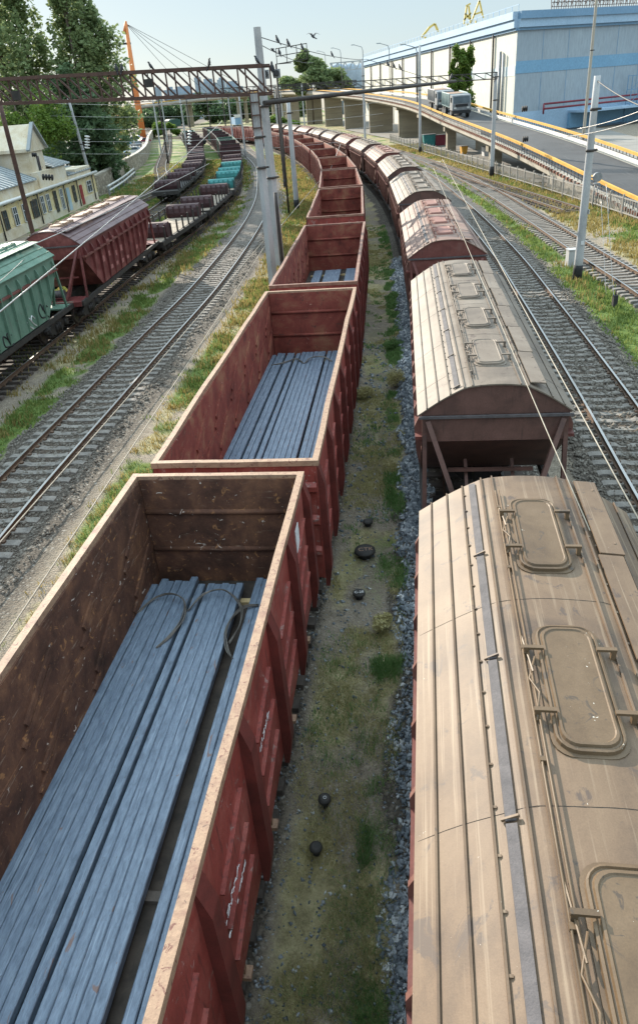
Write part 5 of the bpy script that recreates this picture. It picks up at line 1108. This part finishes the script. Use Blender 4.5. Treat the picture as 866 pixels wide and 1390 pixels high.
# ------------------------------------------------------------------ trees
def tree(label, base, height, lobes, n, size, mat, seed, trunk=.35, name='tree', group=None, cat='tree'):
    base = Vector(base); t = thing(name, label, cat, base, 0, group); r = random.Random(seed); C = []; R = []
    for (x, y, z, rx, rz) in lobes:
        for k in range(7):
            a = r.random() * 2 * PI; q = r.random() ** .5; C.append((x + math.cos(a) * q * rx * .75, y + math.sin(a) * q * rx * .75, z + r.uniform(-.8, .8) * rz)); s = r.uniform(.3, .55); R.append((rx * s, rx * s, min(rz, rx * 1.6) * s * 1.3))
    V, F = leaf_cloud(n, C, R, size, seed); leaf_part(t, V, F, M[mat])
    b = MB(); b.tube([(0, 0, -.3), (.1, 0, height * .3), (0, 0, height * .8)], [trunk, trunk * .8, trunk * .25], 8)
    for k in range(10): c = C[r.randrange(len(C))]; z0 = max(height * .12, c[2] - height * .14); b.tube([(0, 0, z0), (c[0] * .6, c[1] * .6, (z0 + c[2]) / 2 + .4), c], [trunk * .4, trunk * .25, trunk * .06], 5)
    b.build('trunk', M['bark'], t); return t
def poplar(label, base, H, spread, n, seed, mat='leaf'):
    r = random.Random(seed); lobes = []
    for k in range(11):
        f = k / 10; w = spread * (.55 + .75 * math.sin(min(1, f * 1.15 + .12) * PI * .93)) * (.8 if f > .8 else 1)
        for q in range(3 if f < .85 else 1): a = r.random() * 2 * PI; lobes.append((math.cos(a) * w * .5, math.sin(a) * w * .5, H * (.1 + .86 * f), w * .62, H * .09))
    return tree(label, base, H, lobes, n, .34, mat, seed, .5, 'poplar_tree', 'poplars behind the yellow building')
def gp(px, y): q = D(px, 110, y); return (q.x, y, -.2)
poplar('tall dark poplar, right one of the group, beside the orange mast', gp(126, 128), 30, 4.9, 13600, 1); poplar('tall poplar in the middle of the group behind the gabled tower', gp(108, 124), 33, 2.8, 8800, 2); poplar('tall poplar at the left picture edge', gp(10, 122), 36, 5.0, 12000, 3); poplar('tall poplar between the left edge one and the middle one', gp(44, 130), 36, 3.6, 11200, 9); poplar('dense low poplar filling the gap behind the roof', gp(96, 112), 15, 4.8, 12000, 4, 'leaf3')
tree('bright leafy tree low at the left edge behind the tiled roof', gp(12, 100), 14, [(0, 0, 7, 5, 4), (3, 0, 9, 4, 3), (-3, 0, 10, 4, 3)], 7000, .24, 'leaf2', 5)
tree('round green tree on the skyline left of the silos', (*D(421, 95, 300).xy, 0), 25, [(0, 0, 15, 8.5, 4), (-7, 0, 13, 6, 3), (7, 0, 14, 7, 3), (1, 0, 20, 6, 3), (12, 0, 12, 4, 3), (-3, 0, 22, 3, 2)], 18000, .6, 'leaf', 6)
tree('slim bright poplar pair by the warehouse wall, left trunk', (*D(620, 105, 150).xy, 2), 13, [(0, 0, 2.5 + k * 1.9, 2.3 - .2 * k, 1.6) for k in range(6)], 9000, .24, 'leaf2', 7, .2); tree('slim bright poplar pair by the warehouse wall, right trunk', (*D(632, 105, 151).xy, 2), 12.4, [(0, 0, 2.5 + k * 1.8, 2.3 - .2 * k, 1.6) for k in range(6)], 9000, .24, 'leaf2', 8, .2)
for i, (px, y, h, w, mt, lb) in enumerate(((285, 440, 17, 20, 'leaf3', 'dark tree mass under the left end of the overpass'), (325, 430, 15, 17, 'leaf3', 'dark tree mass beside the far white cab'), (304, 470, 16, 18, 'leaf', 'mid green tree behind the far dark trees'), (372, 215, 6, 6, 'leaf2', 'yellow green bush beyond the hopper row'), (384, 225, 5, 6, 'leaf2', 'smaller yellow green bush beyond the hopper row'), (219, 300, 6, 7, 'leaf2', 'bright bush at the far end of the curving siding'), (350, 440, 15, 18, 'leaf3', 'dark tree right of the far white cab'), (398, 440, 17, 18, 'leaf', 'green tree behind the overpass railing'), (255, 470, 14, 20, 'leaf3', 'dark tree above the underpass'), (178, 420, 13, 22, 'leaf3', 'dark tree left of the orange mast below the overpass'), (205, 460, 15, 20, 'leaf3', 'dark tree right of the orange mast below the overpass'), (232, 470, 15, 16, 'leaf', 'mid green tree beyond the dark box wagon'), (375, 470, 16, 18, 'leaf3', 'dark tree behind the signal heads'))):
    tree(lb, (*D(px, 150, y).xy, -.2), h, [(0, 0, h * .5, w * .5, h * .34), (w * .4, 0, h * .4, w * .4, h * .3), (-w * .4, 0, h * .4, w * .4, h * .3)], 4500, .1 * h ** .8, mt, 60 + i, .25, 'tree' if h > 8 else 'bush', None, 'tree' if h > 8 else 'bush')

# ------------------------------------------------------------------ the yellow building on the left
bl = thing('yellow_building', 'long low yellow plaster building with grey roofs and a gabled tower', 'building', (0, 0, 0))
fa, fb = Vector((-26.6, 58, 0)), Vector((-25.0, 97, 0)); fd = (fb - fa).normalized(); fn = Vector((fd.y, -fd.x, 0)); EH = 3.0
def bq(f, out, z): p = fa + fd * f + fn * out; return (p.x, p.y, z)
Lb = (fb - fa).length
def bbox(mb, f0, f1, o0, o1, z0, z1):
    return mb.add([bq(f, o, z) for z in (z0, z1) for o in (o0, o1) for f in (f0, f1)], [(0, 2, 3, 1), (4, 5, 7, 6), (0, 1, 5, 4), (2, 6, 7, 3), (0, 4, 6, 2), (1, 3, 7, 5)])
b = MB(); bbox(b, -14, Lb, -7, 0, -.3, EH); b.build('facade_wall', M['plaster'], bl)
b = MB(); bbox(b, -14, Lb, .005, .05, -.3, .75); b.build('plinth', M['plaster_w'], bl)
for i, (f, w, z0, z1, kind) in enumerate([(9.5 + k * 2.35, .85, .85, 2.35, 'window') for k in range(4)] + [(-2 - 3 * k, .9, .85, 2.35, 'window') for k in range(3)] + [(19.2, .8, .9, 2.45, 'window'), (20.9, .8, .9, 2.45, 'window'), (23.2, .75, .5, 2.5, 'window'), (25.2, .75, .5, 2.5, 'window'), (27.4, 1.0, .05, 2.4, 'blue'), (29.6, .8, .7, 2.4, 'window'), (32.2, .95, .05, 2.2, 'red'), (35.2, 1.7, 1.1, 2.3, 'window'), (17.2, .9, .85, 2.4, 'window')]):
    b = MB(); bbox(b, f, f + w, .06, .1, z0, z1)
    if kind == 'window':
        o = b.build('window', M['glass'], bl); q = MB()
        for ff in (f - .06, f + w / 2 - .03, f + w): bbox(q, ff, ff + .06, .05, .13, z0 - .05, z1 + .05)
        for z in (z0 - .06, z0 + (z1 - z0) * .62, z1): bbox(q, f - .06, f + w + .06, .055, .125, z, z + .06)
        q.build('frame', M['white_frame'] if i % 3 else M['bark'], o)
    else: b.build('door', M['red_door'] if kind == 'red' else M['blue_door'], bl)
for f in (8.7, 18.4, 26.6, 31.3, 37.5): b = MB(); b.tube([bq(f, .16, 0), bq(f, .16, EH)], .07, 8); b.build('downpipe', M['dark_truss'], bl)
b = MB(); b.tube([bq(-14, .25, EH + .02), bq(Lb + .4, .25, EH + .02)], .17, 10); b.build('gutter_pipe', M['porcelain'], bl)
b = MB()
for k in range(26): f = -10 + k * 1.85; b.bar(bq(f, -.0, EH - .25), bq(f, .35, EH - .1), .08)
b.build('pipe_bracket', M['dark_truss'], bl)
b = MB(); bbox(b, -14, 21.3, -3.4, -.5, EH, EH + .9); bbox(b, 21.2, 30, -5, -.35, EH, EH + 1.6); bbox(b, 30, Lb, -4, -.3, EH, EH + .4); bbox(b, 33, Lb, -4, -.32, EH + .4, EH + .9); b.build('upper_wall', M['plaster_w'], bl)
def slope(f0, f1, o0, z0, o1, z1, mat, nm, th=.1):
    q = MB(); q.add([bq(f0, o0, z0), bq(f1, o0, z0), bq(f1, o1, z1), bq(f0, o1, z1)] + [bq(f0, o0, z0 + th), bq(f1, o0, z0 + th), bq(f1, o1, z1 + th), bq(f0, o1, z1 + th)], [(0, 1, 2, 3), (4, 7, 6, 5), (0, 4, 5, 1), (1, 5, 6, 2), (2, 6, 7, 3), (3, 7, 4, 0)])
    n_ = int((f1 - f0) / .9)
    for k in range(n_ + 1): f = f0 + (f1 - f0) * k / n_; q.bar(bq(f, o0, z0 + th + .03), bq(f, o1, z1 + th + .03), .05, .08)
    return q.build(nm, M[mat], bl)
slope(-14, 20.5, -.3, EH + .95, -5.2, EH + 3.0, 'tin_roof', 'lower_roof'); slope(-14, 15.0, -1.9, EH + 1.76, -5.0, EH + 3.05, 'red_roof', 'red_roof_sheet')
slope(30, Lb, -.2, EH + .45, -4.2, EH + 1.0, 'tin_roof', 'end_roof'); slope(25.6, 31.5, -.2, EH + 1.65, -4.6, EH + 3.0, 'tin_roof', 'side_roof')
b = MB(); bbox(b, 4, 29.5, -9.5, -4.7, 0, EH + 3.3); b.build('rear_block', M['plaster_w'], bl)
slope(2, 30, -4.3, EH + 3.3, -8.0, EH + 5.3, 'tin_roof', 'upper_roof'); slope(2, 30, -12, EH + 3.3, -8.0, EH + 5.3, 'tin_roof', 'upper_roof')
b = MB(); bbox(b, 21.6, 25.6, -4.4, -.9, EH, EH + 3.5); b.build('gable_tower', M['plaster_w'], bl)
b = MB(); vs = [bq(f, o, z) for o in (-.75, -4.6) for f, z in ((21.2, EH + 3.5), (26.0, EH + 3.5), (26.0, EH + 3.8), (23.6, EH + 6.0), (21.2, EH + 3.8))]; b.add(vs, [(0, 1, 2, 3, 4), (9, 8, 7, 6, 5), (0, 5, 6, 1), (1, 6, 7, 2), (2, 7, 8, 3), (3, 8, 9, 4), (4, 9, 5, 0)]); b.build('gable', M['plaster_w'], bl)
for s_, (f0, f1) in ((0, (20.9, 23.6)), (1, (26.3, 23.6))):
    b = MB(); b.bar(bq(f0, -.6, EH + 3.65), bq(f1, -.6, EH + 6.1), .35, .2); b.build('gable_coping', M['tin_roof'], bl)
b = MB(); bbox(b, 23.4, 23.95, -.88, -.8, EH + 1.0, EH + 3.0); b.build('slit_window', M['glass'], bl)
b = MB(); p = bq(33, -11, 0); b.box((p[0], p[1], EH + 3.9), (2.2, 2.2, 9)); b.build('chimney', M['brick'], bl)
# rubble wall with pipes and parking beyond
wp = [Vector(p) for p in ((-25.6, 100, 0), (-26.2, 112, 0), (-27.6, 128, 0), (-29.2, 150, 0), (-33, 180, 0), (-42, 235, 0), (-52, 300, 0))]
rw = thing('rubble_wall', 'long brown rubble stone wall with flat coping beside the curving siding', 'wall', (0, 0, 0)); dw = dens(wp, 3); b = MB(); b.sweep(dw, [(-.5, -.3), (0, -.3), (0, 2.3), (-.5, 2.3)]); b.build('masonry', M['rubble'], rw); b = MB(); b.sweep(dw, [(-.58, 2.3), (.08, 2.3), (.08, 2.48), (-.58, 2.48)]); b.build('coping', M['br_conc'], rw)
hp = thing('heating_pipes', 'pair of white pipes running low along the rubble wall', 'pipe', (0, 0, 0))
for z, o_ in ((1.0, 1.0), (.5, 1.1)):
    b = MB(); b.tube([p + Vector((o_ + .3, 0, z)) for p in dens(wp[:3], 3)], .14, 8); b.build('pipe', M['porcelain'], hp)
for p in dens(wp[:3], 4): b = MB(); b.box((p.x + 1.35, p.y, .45), (.2, .2, 1.1)); b.build('pipe_stand', M['grey_steel'], hp)
b = MB(); b.add([(-90, 96, 1.0), (-27.2, 112, 1.0), (-30.2, 152, 1.0), (-34, 181, 1.0), (-43, 236, 1.0), (-53, 300, 1.0), (-80, 320, 1.0), (-110, 260, 1.0)], [tuple(range(8))]); o = b.build('car_park', bpy.data.materials['pale_yard_paving']); tag(o, 'pale raised car park behind the rubble wall', 'car park', kind='structure')
def car(label, p, rz, mat):
    t = thing('parked_car', label, 'car', p, rz, 'cars parked behind the rubble wall'); b = MB(); b.prism([(-2.1, .3), (2.1, .3), (2.15, .75), (1.2, .9), (-1.7, .92), (-2.15, .8)], -.85, .85, 'x'); b.build('body', M[mat], t); b = MB(); b.prism([(-1.6, .9), (1.1, .9), (.45, 1.42), (-1.1, 1.42)], -.74, .74, 'x'); b.build('glasshouse', M['glass'], t); b = MB(); b.prism([(-1.05, 1.42), (.42, 1.42), (.38, 1.47), (-1., 1.47)], -.7, .7, 'x'); b.build('roof', M[mat], t)
    for y in (-1.3, 1.3):
        for s in (-1, 1): w = MB(); w.tube([(s * .68, y, .32), (s * .88, y, .32)], .32, 12); w.build('wheel', M['tar'], t)
cc = ['porcelain', 'wh_trim', 'tar', 'grey_steel', 'porcelain', 'wh_blue', 'grey_steel', 'porcelain', 'maroon', 'porcelain', 'tar', 'wh_trim']; cn = {'porcelain': 'white', 'wh_trim': 'pale blue', 'tar': 'black', 'grey_steel': 'silver', 'wh_blue': 'blue', 'maroon': 'maroon'}
for i, (px, y) in enumerate(((150, 150), (158, 168), (166, 150), (170, 190), (180, 172), (176, 215), (186, 205), (190, 235), (196, 225), (201, 255), (184, 245), (193, 270))):
    p = D(px, 200, y); car(f'{cn[cc[i]]} car in the raised car park, {ORD[i + 1]} nearest to the poplars', (p.x, p.y, 1.0), .5 + (i % 3) * .9, cc[i])
fl_ = thing('far_locomotive', 'small white and blue cab standing beyond the hopper row', 'locomotive', (*D(322, 168, 330).xy, 0), .2); b = MB(); b.box((0, 0, 2.6), (3, 13, 2.6)); b.build('body', M['wh_trim_d'], fl_); b = MB(); b.box((0, -5, 4.2), (3, 3, 1.2)); b.build('cab', M['porcelain'], fl_); b = MB(); b.box((0, -5, 4.4), (3.04, 2.2, .5)); b.build('window', M['glass'], fl_); bogie(fl_, 4); bogie(fl_, -4)
bx = thing('box_wagon', 'dark blue green box wagon far away under the overpass', 'box wagon', (*D(235, 168, 400).xy, 0), .35); b = MB(); b.prism([(-2.6, 1.1), (2.6, 1.1), (2.6, 3.7), (1.5, 4.3), (-1.5, 4.3), (-2.6, 3.7)], -7, 7, 'y'); b.build('body', M['green_d'], bx); b = MB(); b.box((2.62, 0, 2.4), (.06, 2.5, 2.2)); b.build('door', M['teal'], bx); bogie(bx, 4); bogie(bx, -4)
sg = thing('ground_signal', 'small black round signal disc on the grass between the flat wagon tracks', 'signal', (*W(277, 197, 0).xy, -.1)); b = MB(); b.tube([(0, -.1, 1.), (0, .1, 1.)], .8, 16); b.build('disc', M['tar'], sg); b = MB(); b.tube([(0, 0, 0), (0, 0, 1)], .1, 6); b.build('stem', M['grey_steel'], sg)

# ------------------------------------------------------------------ light and sky
SUN_EL, SUN_AZ = math.radians(23), math.atan2(-.50, .865)            # azimuth from +y towards +x
sun = bpy.data.lights.new('sun', 'SUN'); sun.energy = 4.6; sun.angle = math.radians(.5); sun.color = (1, .9, .76)
so = bpy.data.objects.new('sun', sun); COL.objects.link(so)
dirv = Vector((math.sin(SUN_AZ) * math.cos(SUN_EL), math.cos(SUN_AZ) * math.cos(SUN_EL), math.sin(SUN_EL)))
so.rotation_euler = dirv.to_track_quat('Z', 'Y').to_euler(); so.location = dirv * 200
w = bpy.data.worlds.new('World'); scene.world = w; w.use_nodes = True; nt = w.node_tree
sky = nt.nodes.new('ShaderNodeTexSky'); sky.sky_type = 'NISHITA'; sky.sun_disc = False; sky.sun_elevation = SUN_EL; sky.sun_rotation = SUN_AZ
sky.air_density = 1.0; sky.dust_density = .6; sky.ozone_density = 1.5; sky.altitude = 50
veil = nt.nodes.new('ShaderNodeMixRGB'); veil.inputs[0].default_value = .9; veil.inputs[2].default_value = (2.1, 2.6, 2.85, 1)
# haze veil; its overhead part, out of view, is brightened as added fill light
tcw = nt.nodes.new('ShaderNodeTexCoord'); sx = nt.nodes.new('ShaderNodeSeparateXYZ'); nt.links.new(tcw.outputs['Generated'], sx.inputs[0])
mr = nt.nodes.new('ShaderNodeMapRange'); mr.inputs[1].default_value = .12; mr.inputs[2].default_value = .85; mr.inputs[3].default_value = 1.; mr.inputs[4].default_value = 3.9; nt.links.new(sx.outputs[2], mr.inputs[0])
vm = nt.nodes.new('ShaderNodeVectorMath'); vm.operation = 'SCALE'; vm.inputs[0].default_value = (1.85, 2.32, 2.6); nt.links.new(mr.outputs[0], vm.inputs['Scale']); nt.links.new(vm.outputs[0], veil.inputs[2])
nt.links.new(sky.outputs[0], veil.inputs[1]); nt.links.new(veil.outputs[0], nt.nodes['Background'].inputs[0]); nt.nodes['Background'].inputs[1].default_value = .13
vs_ = scene.view_settings; vs_.view_transform = 'Standard'; vs_.look = 'None'; vs_.gamma = 1; vs_.exposure = 1.1
scene.cycles.max_bounces = 6; scene.cycles.use_denoising = True
